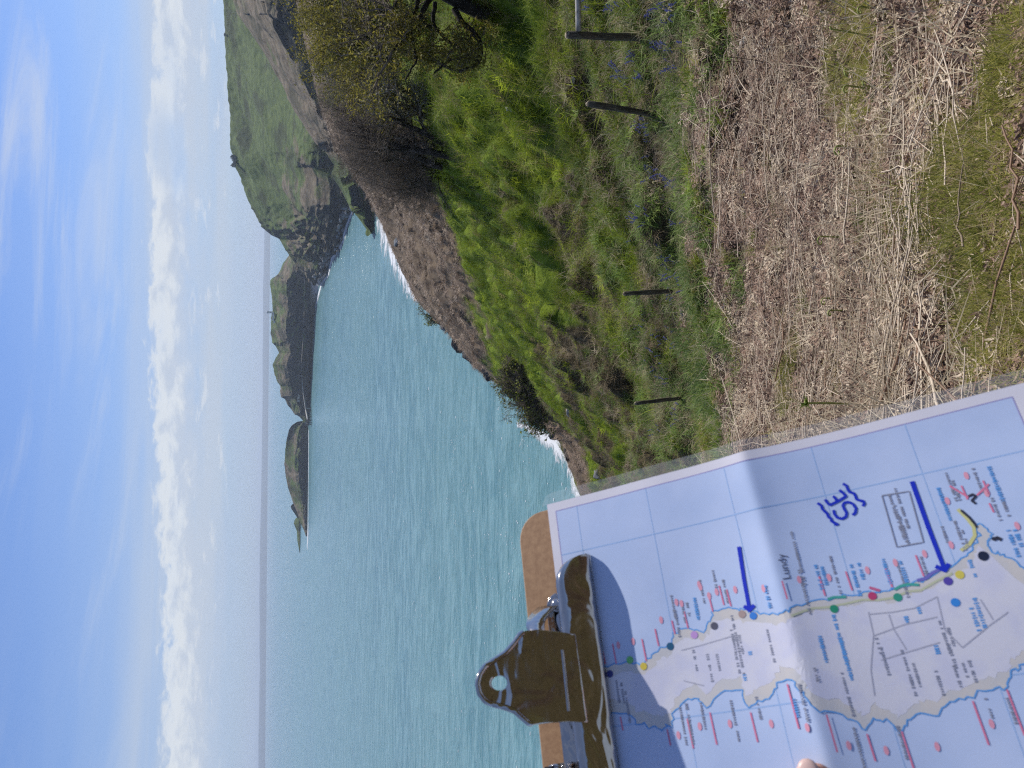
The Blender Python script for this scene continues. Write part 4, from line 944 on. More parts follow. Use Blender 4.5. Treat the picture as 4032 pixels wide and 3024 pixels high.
def build_posts():
    G = 'old posts of the broken fence'
    for i, (vb, yb, vt, yt, d, r, lab) in enumerate(((2545, 141, 2238, 137, 9.6, .050, 'tall stout fence post with a pale rail nailed near its top'), (2600, 456, 2317, 408, 10.3, .047, 'leaning fence post without rail, next to the railed post'),
            (2668, 1139, 2461, 1156, 12.8, .042, 'short upright fence post in the middle of the bluebell bank'), (2692, 1561, 2505, 1588, 14.0, .040, 'thin fence post farthest down the slope, near the map'))):
        q = ray(vb, yb); p = hit(vb, yb); d_ = p[1] if abs(p[1] - d) < 4 else d
        a = at(vb, yb, d_); top = at(vt, yt, d_ * .995); T = empty('fence_post', tuple(a)); tag(T, lab, 'fence post', G)
        log('shaft', np.array([0, 0, -.25]) + (a - top) * .0, top - a, r, WOOD, T, seed=i)
        n = (top - a) / np.linalg.norm(top - a); log('top_face', (top - a) + n * .001, (top - a) + n * .006, r * .93, WTOP, T, seed=9 + i)
        if i == 0:
            e1 = at(2272, 122, d_ * .996) - a; e2 = at(2266, -520, d_ * .9) - a; e1 = e1 + (e1 - e2) * .012
            log('rail', e1 + np.array([0, -.055, 0]), e2, .040, simple('bleached_rail', (.34, .32, .28), .85, .4, 14), T, seed=33)
        POSTS.append((a, top))
build_posts()
# ------------------------------------------------------------------ dead bracken stems, croziers, bluebells
STALK = blade_mat('bleached_stem', (.25, .185, .125), (.66, .54, .40), .0, patch=2.0, c2=(.26, .16, .10))
def stem_mesh(L, r, seed, side=True):
    g = np.random.default_rng(seed); n = 8; t = np.linspace(-.5, .5, n); P = np.stack([t * L, g.normal(0, L * .012, n) + .05 * L * g.normal() * (t * t - .1) * 4, np.abs(g.normal(0, r * .6, n)) + r], -1)
    if g.uniform() < .4: k = int(g.integers(2, 6)); P[k:, 1] += (np.arange(n - k)) * L * g.normal(0, .03)          # snapped kink
    tb = Tubes(); tb.add(P, r * np.linspace(1.1, .55, n), 6)
    if side:
        for _ in range(int(g.integers(0, 3))):
            i = int(g.integers(2, 7)); d = np.array([g.uniform(.3, 1), g.normal(0, .8), .1]); d /= np.linalg.norm(d); l = L * g.uniform(.08, .22)
            tb.add(np.stack([P[i] + d * l * q for q in (0, .5, 1)]), r * np.array([.5, .4, .25]), 4)
    me = tb.mesh('fern_stem'); me.materials.append(STALK); return me
def stem_spots(n, rmax):
    out = []
    while len(out) < n:
        P, r = sample(400, 1.25, rmax, 30); br, tf, he, sc, v, y = zones(P)
        pt = sstep(fbm(P[:, 0] / 1.1, P[:, 1] / .8, 3, 451), -.12, .12)
        k = (rng.uniform(0, 1, 400) < (br * .9 + .1) * (.25 + .75 * pt) * np.where(v < 3780, 1, .3)) & (v > 2690) & (y > -80) & (y < 1760)
        out += [P[i] for i in np.nonzero(k)[0]]
    return np.array(out[:n])
def build_stems():
    src = [stem_mesh(1.0, .0052, 700 + i) for i in range(14)]
    G = 'dead fern stems lying on the bank'; P = stem_spots(280, 8.5); r = np.hypot(P[:, 0], P[:, 1]); rot = slope_rot(P, r, .95)
    for i in range(len(P)):
        o = bpy.data.objects.new('dead_fern', src[i % 14]); COL.objects.link(o)
        L = rng.uniform(.25, .7) * (1.7 if rng.uniform() < .22 else 1) * (.75 + .07 * r[i])
        a = rng.normal(math.radians(4), math.radians(20)) if rng.uniform() < .78 else rng.uniform(-1.5, 1.5)
        n = Vector((-math.tan(-rot[i, 1]) if False else math.tan(rot[i, 1]), -math.tan(rot[i, 0]), 1)).normalized()
        x = Vector((math.cos(a), math.sin(a), 0)); x = (x - n * x.dot(n)).normalized(); x = (x + n * rng.normal(.02, .05)).normalized(); yv = n.cross(x).normalized(); z = x.cross(yv)
        M = Matrix((x, yv, z)).transposed().to_4x4(); th = rng.uniform(.55, 1.3) * (.75 + .05 * r[i])
        o.matrix_world = Matrix.Translation(Vector(P[i]) + n * rng.uniform(.03, .075)) @ M @ Matrix.Diagonal((L, th, th, 1))
        tag(o, 'pale bleached dead fern lying across the brown bracken bank', 'dead fern', G)
    P = stem_spots(4200, 13); tb = Tubes(); r = np.hypot(P[:, 0], P[:, 1]); rot = slope_rot(P, r, .95)
    for i in range(len(P)):
        L = rng.uniform(.08, .34) * (.8 + .06 * r[i]); a = rng.normal(.05, .5) if rng.uniform() < .7 else rng.uniform(-1.6, 1.6)
        d = np.array([math.cos(a), math.sin(a), 0]); d[2] = -math.tan(rot[i, 1]) * d[0] + math.tan(rot[i, 0]) * d[1] + rng.normal(0, .12); d /= np.linalg.norm(d)
        c = P[i] + np.array([0, 0, rng.uniform(.025, .07)]); b = np.array([rng.normal(0, .06), rng.normal(0, .06), rng.normal(0, .05)]) * L
        tb.add(np.stack([c - d * L / 2, c + b, c + d * L / 2]), rng.uniform(.0012, .0033) * (.85 + .05 * r[i]) * np.array([1, 1, .6]), 4)
    tag(link('fern_stem_litter', tb.mesh('fern_stem_litter'), STALK), 'short broken fern stems strewn through the litter', None, None, 'stuff')
build_stems()
CROZ = simple('crozier_green', (.30, .34, .09), .55, .35, 60); CROZB = simple('brown_stalk', (.085, .06, .035), .8, .3, 40)
def crozier(v, y, v1, side, lab, hook=1.0, r=.0042, mat=None, frond=False):
    """stands at pixel (v, y), its top reaches v1; the hook curls to the given side"""
    p = hit(v, y); h = (v - v1) / FPX * np.linalg.norm(p) * 1.05; g = np.random.default_rng(int(v * 3 + y))
    T = empty('fern_crozier', tuple(p)); tag(T, lab, 'fern', 'young fern shoots in the dead bracken'); tb = Tubes()
    n = 12; t = np.linspace(0, 1, n); P = np.stack([g.normal(0, .02) * t * h + .02 * h * np.sin(t * 3), g.normal(0, .05) * t * h, -.02 + t * (h + .02)], -1)
    tb.add(P, np.linspace(r * 1.1, r * .9, n), 7); link('stem', tb.mesh('stem'), mat or CROZ, T, True)
    if hook:
        a = np.linspace(0, 1.75 * math.pi, 20); R = hook * r * 4.2 * np.linspace(1, .35, 20); tb = Tubes(); c = P[-1] + np.array([side * R[0], 0, 0])
        q = np.stack([c[0] - side * np.cos(a) * R, c[1] + .002 * a, c[2] + np.sin(a) * R], -1); tb.add(q, r * np.linspace(.95, .6, 20), 7); link('curled_tip', tb.mesh('curled_tip'), CROZ, T, True)
    if frond:
        V, F = strips(26, (.02, .05), (.006, .012), .012, (.3, 1.6), (0, .6), int(v + y)); me = mesh_np('frond', V + P[-1], F); link('frond', me, GM['grass'], T)
for a in ((3405, 312, 3340, 1, 'short thick fern crozier curled tight beside the turf', 1.1, .0060), (3450, 358, 3330, -1, 'long bent fern crozier nodding over the turf', 1.0, .0048), (3470, 350, 3405, 1, 'small forked fern crozier under the nodding one', .8, .0045),
          (3475, 45, 3390, -1, 'arched green fern shoot near the top edge of the picture', 1.0, .005), (3440, 150, 3275, 1, 'straight green fern shoot in the turf', .5, .0042), (3365, 585, 3302, -1, 'stubby rounded fern crozier in the litter', 1.0, .0068),
          (3345, 938, 3238, -1, 'tall hooked fern crozier among crossing pale stems', 1.2, .0052), (3300, 1178, 3238, -1, 'low hooked fern crozier with dark shadow', 1.1, .0052), (3360, 1228, 3262, -1, 'leaning fern crozier next to the low hooked one', .8, .0052)):
    crozier(*a)
crozier(3415, 1600, 3175, 1, 'tallest straight green fern shoot beside the map edge', .4, .0055, None, True)
crozier(2975, 1247, 2800, 1, 'thin dark stalk topped by a small green frond', 0, .0028, CROZB, True)
crozier(3035, 250, 2870, 1, 'thin dark stalk standing in the bracken, upper one', 0, .0028, CROZB)
crozier(2985, 256, 2868, 1, 'short dark stalk behind the upper thin one', 0, .0026, CROZB)
crozier(3030, 110, 2888, 1, 'olive stalk standing above the pale half-buried stone', 0, .0040, CROZB)
crozier(2975, 605, 2770, -1, 'thin stalk with a fresh green frond in the red-brown bracken', 0, .0028, CROZB, True)
def bluebells():
    b = MatB('bluebell'); b.P(Base_Color=b.mix(b.rand(), (.20, .19, .44), (.38, .37, .66)), Roughness=.6); b.translucent((.25, .24, .55), .35)
    bell = b.m; src = []
    for i in range(5):
        g = np.random.default_rng(800 + i); tb = Tubes(); n = 9; t = np.linspace(0, 1, n); P = np.stack([.06 * t ** 2.5, .01 * np.sin(t * 4), .24 * t - .03 * t ** 4], -1); tb.add(P, np.linspace(.003, .0018, n), 4); st = tb.mesh('stem')
        tb = Tubes()
        for q in range(9):
            c = P[min(n - 1, 4 + q // 2)] + np.array([.008 + .012 * g.uniform(), g.normal(0, .010), -.004 * (q % 3)]); tb.add(np.stack([c, c + [.004, 0, -.009], c + [.006, 0, -.02]]), np.array([.002, .0062, .0085]), 6)
        src.append((st, tb.mesh('bells')))
    V, F = strips(9, (.1, .2), (.006, .011), .02, (.5, 1.2), (.2, .8), 850); lf = mesh_np('leaves', V, F)
    cl = [(2690, 30, 26), (2640, 50, 34), (2655, 160, 38), (2530, 228, 14), (2680, 275, 24), (2560, 300, 14), (2620, 190, 22), (2500, 310, 20), (2560, 490, 26), (2575, 530, 22), (2470, 290, 16), (2600, 690, 30), (2620, 720, 30), (2668, 725, 18),
          (2510, 880, 22), (2560, 860, 26), (2700, 870, 20), (2660, 1000, 20), (2700, 1080, 28), (2650, 1090, 22), (2680, 1160, 24), (2560, 1290, 26), (2620, 1340, 24), (2600, 1440, 22), (2680, 1330, 20), (2330, 20, 14), (2450, 40, 20), (2640, 1480, 22), (2690, 1640, 20), (2600, 1700, 20)]
    G = 'bluebells flowering along the fence line'; k = 0
    for v, y, s in cl:
        for q in range(7):
            p = hit(v + rng.normal(0, s * .8), y + rng.normal(0, s * 1.1))
            if p is None or p[1] > 22: continue
            T = empty('bluebell', tuple(p + np.array([0, 0, .05]))); T.rotation_euler = (0, 0, rng.uniform(0, 6.3)); sc = rng.uniform(.75, 1.15); T.scale = (sc,) * 3
            tag(T, 'violet-blue bluebell flowering in the grass by the fence posts', 'bluebell', G); a, b_ = src[k % 5]; k += 1
            for nm, me, m in (('stem', a, CROZ), ('bells', b_, bell), ('leaves', lf, GM['lush'])):
                if not me.materials: me.materials.append(m)
                o = bpy.data.objects.new(nm, me); COL.objects.link(o); o.parent = T
bluebells()
# ------------------------------------------------------------------ clipboard, laminated map and the hand that holds them
BO = np.array([-.156, .0063, 1.0]) * .50                       # board corner in camera axes (right, down, forward), metres
E1 = np.array([-.885, .0939, -.458]); E1 /= np.linalg.norm(E1)
E2 = np.array([.2888, .8797, -.3772]); E2 -= E1 * E1.dot(E2); E2 /= np.linalg.norm(E2); E3 = np.cross(E1, E2)
_cw = np.array([list(R2), list(D2), list(FWD)])
BM = Matrix([[*(E1 @ _cw)], [*(E2 @ _cw)], [*(E3 @ _cw)]]).transposed().to_4x4(); BM.translation = Vector(BO @ _cw)
def st(v, y, h=0.0, slope=0.0, t0=0.0):
    """board coordinates (s leftwards, t downwards) of the photo pixel on the plane z = h + slope * (t - t0)"""
    q = np.array([(1512 - y) / FPX, (v - 2016) / FPX, 1.0])
    a, b, c = q.dot(E1), q.dot(E2), q.dot(E3); oa, ob, oc = BO.dot(E1), BO.dot(E2), BO.dot(E3)
    # k*c - oc = h + slope*(k*b - ob - t0)
    k = (h + oc + slope * (-ob - t0)) / (c - slope * b)
    return np.array([k * a - oa, k * b - ob])
def board_obj(name, label, cat): o = empty(name); o.matrix_world = BM; return tag(o, label, cat)
def rrect(x0, y0, x1, y1, r, k=6, corners=(1, 1, 1, 1)):
    out = []
    for i, (cx, cy, a) in enumerate(((x0 + r, y0 + r, math.pi), (x1 - r, y0 + r, 1.5 * math.pi), (x1 - r, y1 - r, 0), (x0 + r, y1 - r, .5 * math.pi))):
        if corners[i]:
            for j in range(k + 1): t = a + j * math.pi / 2 / k; out.append((cx + r * math.cos(t), cy + r * math.sin(t)))
        else: out.append(((x0, y0), (x1, y0), (x1, y1), (x0, y1))[i])
    return out
def plate(name, poly, z0, z1, mat, parent, bevel=0.0, holes=None):
    cu = bpy.data.curves.new(name, 'CURVE'); cu.dimensions = '2D'; cu.fill_mode = 'BOTH'
    for P in [poly] + (holes or []):
        s = cu.splines.new('POLY'); s.points.add(len(P) - 1); s.use_cyclic_u = True
        for p, q in zip(s.points, P): p.co = (q[0], q[1], 0, 1)
    cu.extrude = max((z1 - z0) / 2 - bevel, 1e-5); cu.bevel_depth = bevel; cu.bevel_resolution = 2 if bevel else 0
    tmp = bpy.data.objects.new('tmp', cu); COL.objects.link(tmp); dg = bpy.context.evaluated_depsgraph_get(); me = bpy.data.meshes.new_from_object(tmp.evaluated_get(dg)); bpy.data.objects.remove(tmp)
    me.name = name; V = np.empty(len(me.vertices) * 3); me.vertices.foreach_get('co', V); V = V.reshape(-1, 3); V[:, 2] += (z0 + z1) / 2; me.vertices.foreach_set('co', V.ravel().astype(np.float32)); me.update()
    me.materials.clear(); return link(name, me, mat, parent)
def sheet_z(s, t):
    """the laminate's gentle waves and the fold across its middle"""
    c0 = .148 + .02 * s
    d = t - c0
    z = .0042 * np.exp(-np.sqrt(d * d + 9e-6) / .012) + .0022 * np.exp(-(d / .035) ** 2)
    z = z + .0010 * np.sin(s * 40 + t * 16) * sstep(t, .05, .1) + .0016 * sstep(-s, -.03, .012) * np.sin(t * 26 + .5)
    return .0024 + z * sstep(t, .055, .10)
def lifted(s, t, lift): return sheet_z(s, t) + lift * (1 + 2 * np.exp(-((t - .148 - .02 * s) / .010) ** 2))
def clip_strip(x0, y0, x1, y1, nx, ny): 
    S, T = np.meshgrid(np.linspace(x0, x1, nx), np.linspace(y0, y1, ny), indexing='ij'); return S, T
def sheet(name, x0, y0, x1, y1, lift, mat, parent, nx=70, ny=420, smooth=True):
    S, T = clip_strip(x0, y0, x1, y1, nx, ny); return link(name, mesh_np(name, np.stack([S, T, lifted(S, T, lift)], -1), grid_faces(nx, ny)), mat, parent, smooth)
def fill_poly(name, poly, lift, mat, parent, cuts=0):
    """flat printed area on the sheet"""
    bm = bmesh.new(); vs = [bm.verts.new((p[0], p[1], 0)) for p in poly]
    es = [bm.edges.new((vs[i], vs[(i + 1) % len(vs)])) for i in range(len(vs))]
    bmesh.ops.triangle_fill(bm, use_beauty=True, use_dissolve=False, edges=es)
    for _ in range(cuts): bmesh.ops.subdivide_edges(bm, edges=[e for e in bm.edges if e.calc_length() > .004], cuts=1, use_grid_fill=True); bmesh.ops.triangulate(bm, faces=bm.faces[:])
    for v in bm.verts: v.co.z = float(lifted(v.co.x, v.co.y, lift))
    me = bpy.data.meshes.new(name); bm.to_mesh(me); bm.free(); return link(name, me, mat, parent)
def stroke(name, pts, w, lift, mat, parent, closed=False, jitter=0.0, sub=6, end=1.0):
    A = np.array(pts, float); 
    if closed: A = np.concatenate([A, A[:1]])
    t = np.linspace(0, len(A) - 1, (len(A) - 1) * sub + 1); P = np.stack([np.interp(t, range(len(A)), A[:, j]) for j in range(2)], -1)
    if jitter: P += np.random.default_rng(len(P)).normal(0, jitter, P.shape)
    d = np.gradient(P, axis=0); d /= np.linalg.norm(d, axis=1, keepdims=True) + 1e-12; nn = np.stack([-d[:, 1], d[:, 0]], -1); ww = np.linspace(1, end, len(P))[:, None] * w / 2
    Q = np.stack([P - nn * ww, P + nn * ww], 1); z = lifted(Q[..., 0], Q[..., 1], lift)
    return link(name, mesh_np(name, np.concatenate([Q, z[..., None]], -1), grid_faces(len(P), 2)), mat, parent)
INK = {}
def ink(name, c, rough=.5):
    if name not in INK:
        b = MatB('ink_' + name); n = b.noise(900, 2, .5, b.obj()); b.P(Base_Color=b.mix(n, tuple(x * .9 for x in c), tuple(min(1, x * 1.08) for x in c)), Roughness=rough, Coat_Weight=.35, Coat_Roughness=.12); INK[name] = b.m
    return INK[name]
def build_clipboard():
    T = board_obj('clipboard', 'brown hardboard clipboard with a large chrome clip, held at lower left of the view', 'clipboard')
    b = MatB('hardboard'); o = b.obj(); n = b.noise(260, 5, .7, o); m = b.noise(30, 4, .6, o)
    b.P(Base_Color=b.mix(b.ramp(n, .3, .7), (.30, .165, .085), b.mix(m, (.44, .265, .14), (.38, .22, .115))), Roughness=.55); b.bump(n, .2, .0004)
    plate('board', rrect(.0095, 0, .236, .325, .016), -.0032, .0, b.m, T, .0006)
    # clip -------------------------------------------------------------
    c = MatB('chrome'); o = c.obj(); sc_ = c.noise(60, 5, .6, c.scaled(o, (1, 6, 1)))
    c.P(Base_Color=(.50, .465, .43), Metallic=1.0, Roughness=c.ramp(sc_, .3, .8, .05, .2)); c.bump(c.noise(26, 2, .45, c.scaled(o, (1, 1.8, 1)), 1.0), .26, .012); CH_ = c.m
    K = empty('clip', (0, 0, 0)); K.parent = T
    a = st(2262, 2192, .006); s0, tf = a[0], a[1]; cs = .1235; half = cs - s0
    # jaw: a long pressed plate, rounded ends, rolled front lip
    prof = [(-.0105, .0150), (-.0092, .0172), (-.0066, .0181), (-.0038, .0172), (-.0005, .0150), (.0035, .0118), (.0074, .0086), (.0086, .0070), (.0088, .0040), (.0078, .0026)]
    ns = 64; th = np.linspace(-1, 1, ns); S = cs + half * np.sign(th) * (1 - (1 - np.abs(th)) ** 1.6)
    V = np.zeros((ns, len(prof), 3))
    for i, s in enumerate(S):
        e = min(1, abs(s - cs) / half); k = (1 - max(0, (e - .78) / .22) ** 2.2) ** .5 if e < 1 else 0.0
        for j, (t, z) in enumerate(prof): V[i, j] = (s, tf + .0088 + (t - .0088) * max(k, .06), .0026 + (z - .0026) * (.25 + .75 * k))
    J = link('jaw', mesh_np('jaw', V, grid_faces(ns, len(prof))), CH_, K, True); J.modifiers.new('thick', 'SOLIDIFY').thickness = .0009
    # lever with its hanging hole, tilted up away from the board
    hs, t0 = -.66, tf - .002; U = lambda v, y: tuple(st(v, y, .0155, hs, t0))
    R_ = [(2262, 2502), (2200, 2492), (2120, 2484), (2064, 2490), (2050, 2500), (2030, 2530), (1995, 2570), (1955, 2596), (1915, 2622), (1893, 2655), (1884, 2692), (1892, 2732), (1915, 2762), (1948, 2775), (1990, 2785), (2030, 2800), (2062, 2828), (2085, 2848), (2100, 2850), (2160, 2842), (2240, 2836), (2310, 2840)]
    hc = np.array(U(1966, 2690)); hr = np.linalg.norm(np.array(U(1966, 2656)) - hc)
    P2 = [U(*p) for p in R_]; hole = [(hc[0] + hr * math.cos(i * math.pi / 12), hc[1] + hr * math.sin(i * math.pi / 12)) for i in range(24)]
    Lv = plate('lever', P2, -.0009, .0009, CH_, K, .0007, [hole])
    me = Lv.data; Vv = np.empty(len(me.vertices) * 3); me.vertices.foreach_get('co', Vv); Vv = Vv.reshape(-1, 3); Vv[:, 2] += .0155 + hs * (Vv[:, 1] - t0); me.vertices.foreach_set('co', Vv.ravel().astype(np.float32)); me.update()
    # raised rim along the shoulders and round the hole, and the pressed ribs
    tb = Tubes(); rim = np.array([(*p, .0155 + hs * (p[1] - t0) + .0010) for p in P2[3:19]]); x = np.linspace(0, len(rim) - 1, 60); tb.add(np.stack([np.interp(x, range(len(rim)), rim[:, j]) for j in range(3)], -1), np.full(60, .0016), 8); link('lever_rim', tb.mesh('lever_rim'), CH_, Lv, True)
    for (v0, y0, v1, y1) in ((2215, 2560, 2240, 2800),):
        tb = Tubes(); p, q = np.array(U(v0, y0)), np.array(U(v1, y1)); tt = np.linspace(0, 1, 8)[:, None]; L_ = p + (q - p) * tt; L_ = np.concatenate([L_, (.0155 + hs * (L_[:, 1:] - t0)) + .0004], 1); tb.add(L_, np.full(8, .0010), 6); link('pressed_rib', tb.mesh('pressed_rib'), CH_, Lv, True)
    # base plate on the board, hinge ears, spring wire and rivets
    plate('base_plate', rrect(cs - .062, tf - .024, cs + .062, tf - .002, .008), .0002, .0012, CH_, K, .0003)
    for sg in (-1, 1):
        e = []
        for q in np.linspace(0, 1, 9): e.append((cs + sg * (.056 - .020 * q), tf - .022 - .006 * math.sin(q * 3.1), .0015 + .0165 * q ** .8))
        e = np.array(e); W_ = np.array([0, .0065, 0]); Vq = np.stack([e - W_ * np.linspace(1.2, .7, 9)[:, None], e + W_ * np.linspace(1.2, .7, 9)[:, None]], 1)
        E_ = link('hinge_ear', mesh_np('hinge_ear', Vq, grid_faces(9, 2)), CH_, K, True); E_.modifiers.new('thick', 'SOLIDIFY').thickness = .0010
        tb = Tubes(); aa = np.linspace(0, 6 * 2 * math.pi, 90); tb.add(np.stack([cs + sg * (.030 + .0085 * aa / aa[-1]), tf - .0225 + .0042 * np.cos(aa), .0135 + .0042 * np.sin(aa)], -1), np.full(90, .0007), 6); link('spring', tb.mesh('spring'), CH_, K, True)
        bm = bmesh.new(); bmesh.ops.create_uvsphere(bm, u_segments=14, v_segments=8, radius=.0042); bmesh.ops.scale(bm, vec=(1, 1, .45), verts=bm.verts); bmesh.ops.translate(bm, vec=(cs + sg * .055, tf - .017, .0016), verts=bm.verts); bm_link('rivet', bm, CH_, K, True)
        bm = bmesh.new(); box_bm(bm, (cs + sg * .0325, tf - .0255, .0175), (.004, .005, .004)); bm_link('pivot_stop', bm, DARKW, K, False, .0004)
    return T, tf
CLIPB, TF = build_clipboard()
def build_map():
    T = board_obj('laminated_map', 'creased laminated island map with blue sea, coloured dots and two blue arrows', 'map')
    a = st(2152, 1986, .003); px0, py0 = a[0], a[1]; px1, py1 = px0 + .213, py0 + .303
    b = MatB('paper'); o = b.obj(); n = b.noise(60, 3, .5, o); b.P(Base_Color=b.mix(n, (.70, .67, .72), (.76, .73, .77)), Roughness=.45, Coat_Weight=.5, Coat_Roughness=.13); b.bump(b.noise(16, 3, .5, o), .12, .004)
    sheet('paper', px0, py0, px1, py1, 0, b.m, T)
    f = MatB('laminate_film'); f.P(Base_Color=(.9, .92, .95), Roughness=.12, Transmission_Weight=0.0, Alpha=.12, Specular_IOR_Level=.5); FM = f.m
    S = 70; yy = np.linspace(py0 - .004, py1 + .01, S)
    for nm, x0, x1 in (('film_border', px0 - .0070, px0),):
        X, Y = np.meshgrid(np.linspace(x0, x1, 8), yy, indexing='ij'); rr = .008; u = np.clip((Y - yy[0]) / rr, 0, 1); xin = x0 + rr * (1 - np.sqrt(1 - (1 - u) ** 2)); X = np.maximum(X, xin)
        Z = sheet_z(np.maximum(X, px0), Y) + .0002 - .03 * (px0 - X) * np.sin(Y * 60) * .5
        link(nm, mesh_np(nm, np.stack([X, Y, Z], -1), grid_faces(8, S)), FM, T, True)
    L = .00003
    # printed sea area inside the white margin
    c0 = st(2187, 2012, .003); c1 = st(3995, 1580, .003); sx0, sy0, sy1 = c0[0], c0[1], c1[1]
    m = MatB('printed_sea'); o = m.obj(); n = m.noise(26, 4, .55, o); m.P(Base_Color=m.mix(m.ramp(n, .3, .7), (.46, .56, .78), (.52, .61, .82)), Roughness=.45, Coat_Weight=.5, Coat_Roughness=.13); m.bump(m.noise(16, 3, .5, o), .12, .004)
    sheet('printed_sea', sx0, sy0, px1 - .012, sy1, L, m.m, T)
    GREY, BLUE, PINK, LINE = ink('grey', (.25, .26, .33)), ink('sea_blue', (.11, .33, .70)), ink('pink', (.70, .20, .32)), ink('grid', (.32, .47, .74))
    PEN = ink('pen', (.012, .030, .50), .35)
    Pq = lambda L_: [st(v, y, .0035) for v, y in L_]
    stroke('margin_line', [(sx0, sy0), (sx0, sy1)], .0006, 2 * L, ink('mauve', (.36, .33, .56)), T, sub=420); stroke('margin_line', [(sx0, sy0), (px1 - .012, sy0)], .0006, 2 * L, INK['mauve'], T, sub=30); stroke('margin_line', [(sx0, sy1), (px1 - .012, sy1)], .0006, 2 * L, INK['mauve'], T, sub=30)
    for p in ((2600, 2096), (2948, 2792)):
        s = st(*p, .0035)[0]; stroke('grid_line', [(s, sy0), (s, sy1)], .0007, 2 * L, LINE, T, sub=420)
    t1, t2 = st(2270, 2005, .0035)[1], st(2545, 1943, .0035)[1]
    t3 = st(3199, 1782, .0035)[1]
    for t in (t1, t2, t2 + (t3 - t2) * .5, t3, t3 + (t3 - t2) * .5): stroke('grid_line', [(sx0, t), (px1 - .012, t)], .0005, 2 * L, LINE, T, sub=40)
    east = [(2342, 2648), (2374, 2630), (2433, 2612), (2478, 2600), (2523, 2621), (2559, 2589), (2591, 2549), (2636, 2544), (2650, 2499), (2694, 2465), (2764, 2483), (2799, 2439), (2809, 2404), (2868, 2394), (2918, 2404), (2965, 2408), (3023, 2414), (3077, 2419), (3122, 2399), (3197, 2369), (3266, 2362), (3336, 2347), (3396, 2332), (3460, 2333), (3520, 2324), (3575, 2299), (3627, 2294), (3691, 2256), (3750, 2227), (3809, 2189), (3843, 2138), (3855, 2100), (3838, 2075), (3860, 2060), (3902, 2100), (3889, 2130), (3893, 2155), (3923, 2176), (3965, 2193), (4032, 2235), (4075, 2300)]
    west = [(4075, 2600), (4032, 2620), (3981, 2645), (3964, 2700), (3901, 2717), (3816, 2746), (3732, 2767), (3690, 2813), (3619, 2807), (3575, 2841), (3535, 2881), (3490, 2841), (3435, 2827), (3406, 2881), (3376, 2851), (3306, 2807), (3227, 2802), (3172, 2742), (3137, 2687), (3077, 2682), (3048, 2732), (2998, 2757), (2943, 2787), (2918, 2717), (2839, 2727), (2779, 2787), (2744, 2747), (2690, 2762), (2650, 2812), (2641, 2856), (2605, 2874), (2569, 2861), (2505, 2847), (2460, 2806), (2397, 2806), (2365, 2838), (2300, 2800), (2290, 2690)]
    lm = MatB('printed_land'); o = lm.obj(); lm.P(Base_Color=lm.mix(lm.ramp(lm.noise(55, 4, .6, o), .4, .6), (.60, .60, .72), (.66, .65, .72)), Roughness=.45, Coat_Weight=.5, Coat_Roughness=.13)
    cf = MatB('printed_coast_fringe'); o = cf.obj(); cf.P(Base_Color=cf.mix(cf.ramp(cf.noise(80, 4, .6, o), .35, .65), (.56, .55, .56), (.62, .58, .55)), Roughness=.45, Coat_Weight=.5, Coat_Roughness=.13)
    ring = Pq(east + west); g = np.random.default_rng(3)
    def jag(R): 
        A = np.array(R + R[:1]); t = np.linspace(0, len(A) - 1, (len(A) - 1) * 4 + 1)[:-1]; P = np.stack([np.interp(t, range(len(A)), A[:, j]) for j in range(2)], -1); return P + g.normal(0, .0006, P.shape)
    RJ = jag(ring); cen = RJ.mean(0)
    fill_poly('printed_land', RJ, 3 * L, cf.m, T, 3)
    inner = Pq([(v, y + 42) for v, y in east[:32]] + [(4060, 2330)] + [(v, y - 52) for v, y in west])
    fill_poly('printed_fields', jag(inner), 4 * L, lm.m, T, 3)
    stroke('coastline', RJ, .0007, 5 * L, BLUE, T, True, sub=2)
    for P_ in ([(3420, 2410), (3440, 2500), (3430, 2640), (3445, 2740)], [(3420, 2420), (3520, 2410), (3600, 2395), (3690, 2350)], [(3440, 2505), (3560, 2460), (3690, 2430)], [(3470, 2600), (3600, 2560), (3700, 2530)], [(3500, 2420), (3520, 2480), (3570, 2560)], [(3690, 2350), (3720, 2480), (3790, 2550)], [(3790, 2550), (3900, 2460), (3970, 2410)], [(3860, 2360), (3910, 2440)], [(2680, 2560), (2760, 2540), (2900, 2500)], [(2690, 2680), (2770, 2700)]):
        stroke('field_track', Pq(P_), .0006, 6 * L, ink('track', (.40, .40, .48)), T, sub=8)
    stroke('coast_path', Pq([(v, y + 30) for v, y in east[18:29]]), .0011, 6 * L, ink('path', (.50, .52, .36)), T)
    dots = [(2399, 2653, (.03, .04, .22)), (2478, 2598, (.16, .52, .16)), (2532, 2623, (.66, .52, .07)), (2636, 2544, (.015, .10, .20)), (2731, 2499, (.52, .30, .62)), (2811, 2464, (.09, .09, .13)), (2923, 2419, (.38, .28, .26)), (2968, 2426, (.03, .19, .60)), (3286, 2399, (.02, .27, .15)), (3435, 2347, (.50, .05, .15)), (3535, 2352, (.03, .29, .20)), (3733, 2288, (.09, .06, .36)), (3779, 2263, (.66, .56, .10)), (3872, 2189, (.012, .018, .045)), (3762, 2372, (.04, .24, .66)), (2363, 2707, (.03, .19, .60))]
    for i, (v, y, c) in enumerate(dots):
        p = st(v, y, .0035); r = .0020 * (1.15 if i == 13 else 1); fill_poly('colour_dot', [(p[0] + r * math.cos(k * math.pi / 9), p[1] + r * math.sin(k * math.pi / 9)) for k in range(18)], 9 * L, ink('dot%d' % i, c), T)
    for P_ in ([(2911, 2154), (2930, 2280), (2953, 2403)], [(3590, 1892), (3655, 2075), (3720, 2245)]): stroke('pen_arrow', Pq(P_), .0022, 10 * L, PEN, T, sub=14, end=.85)
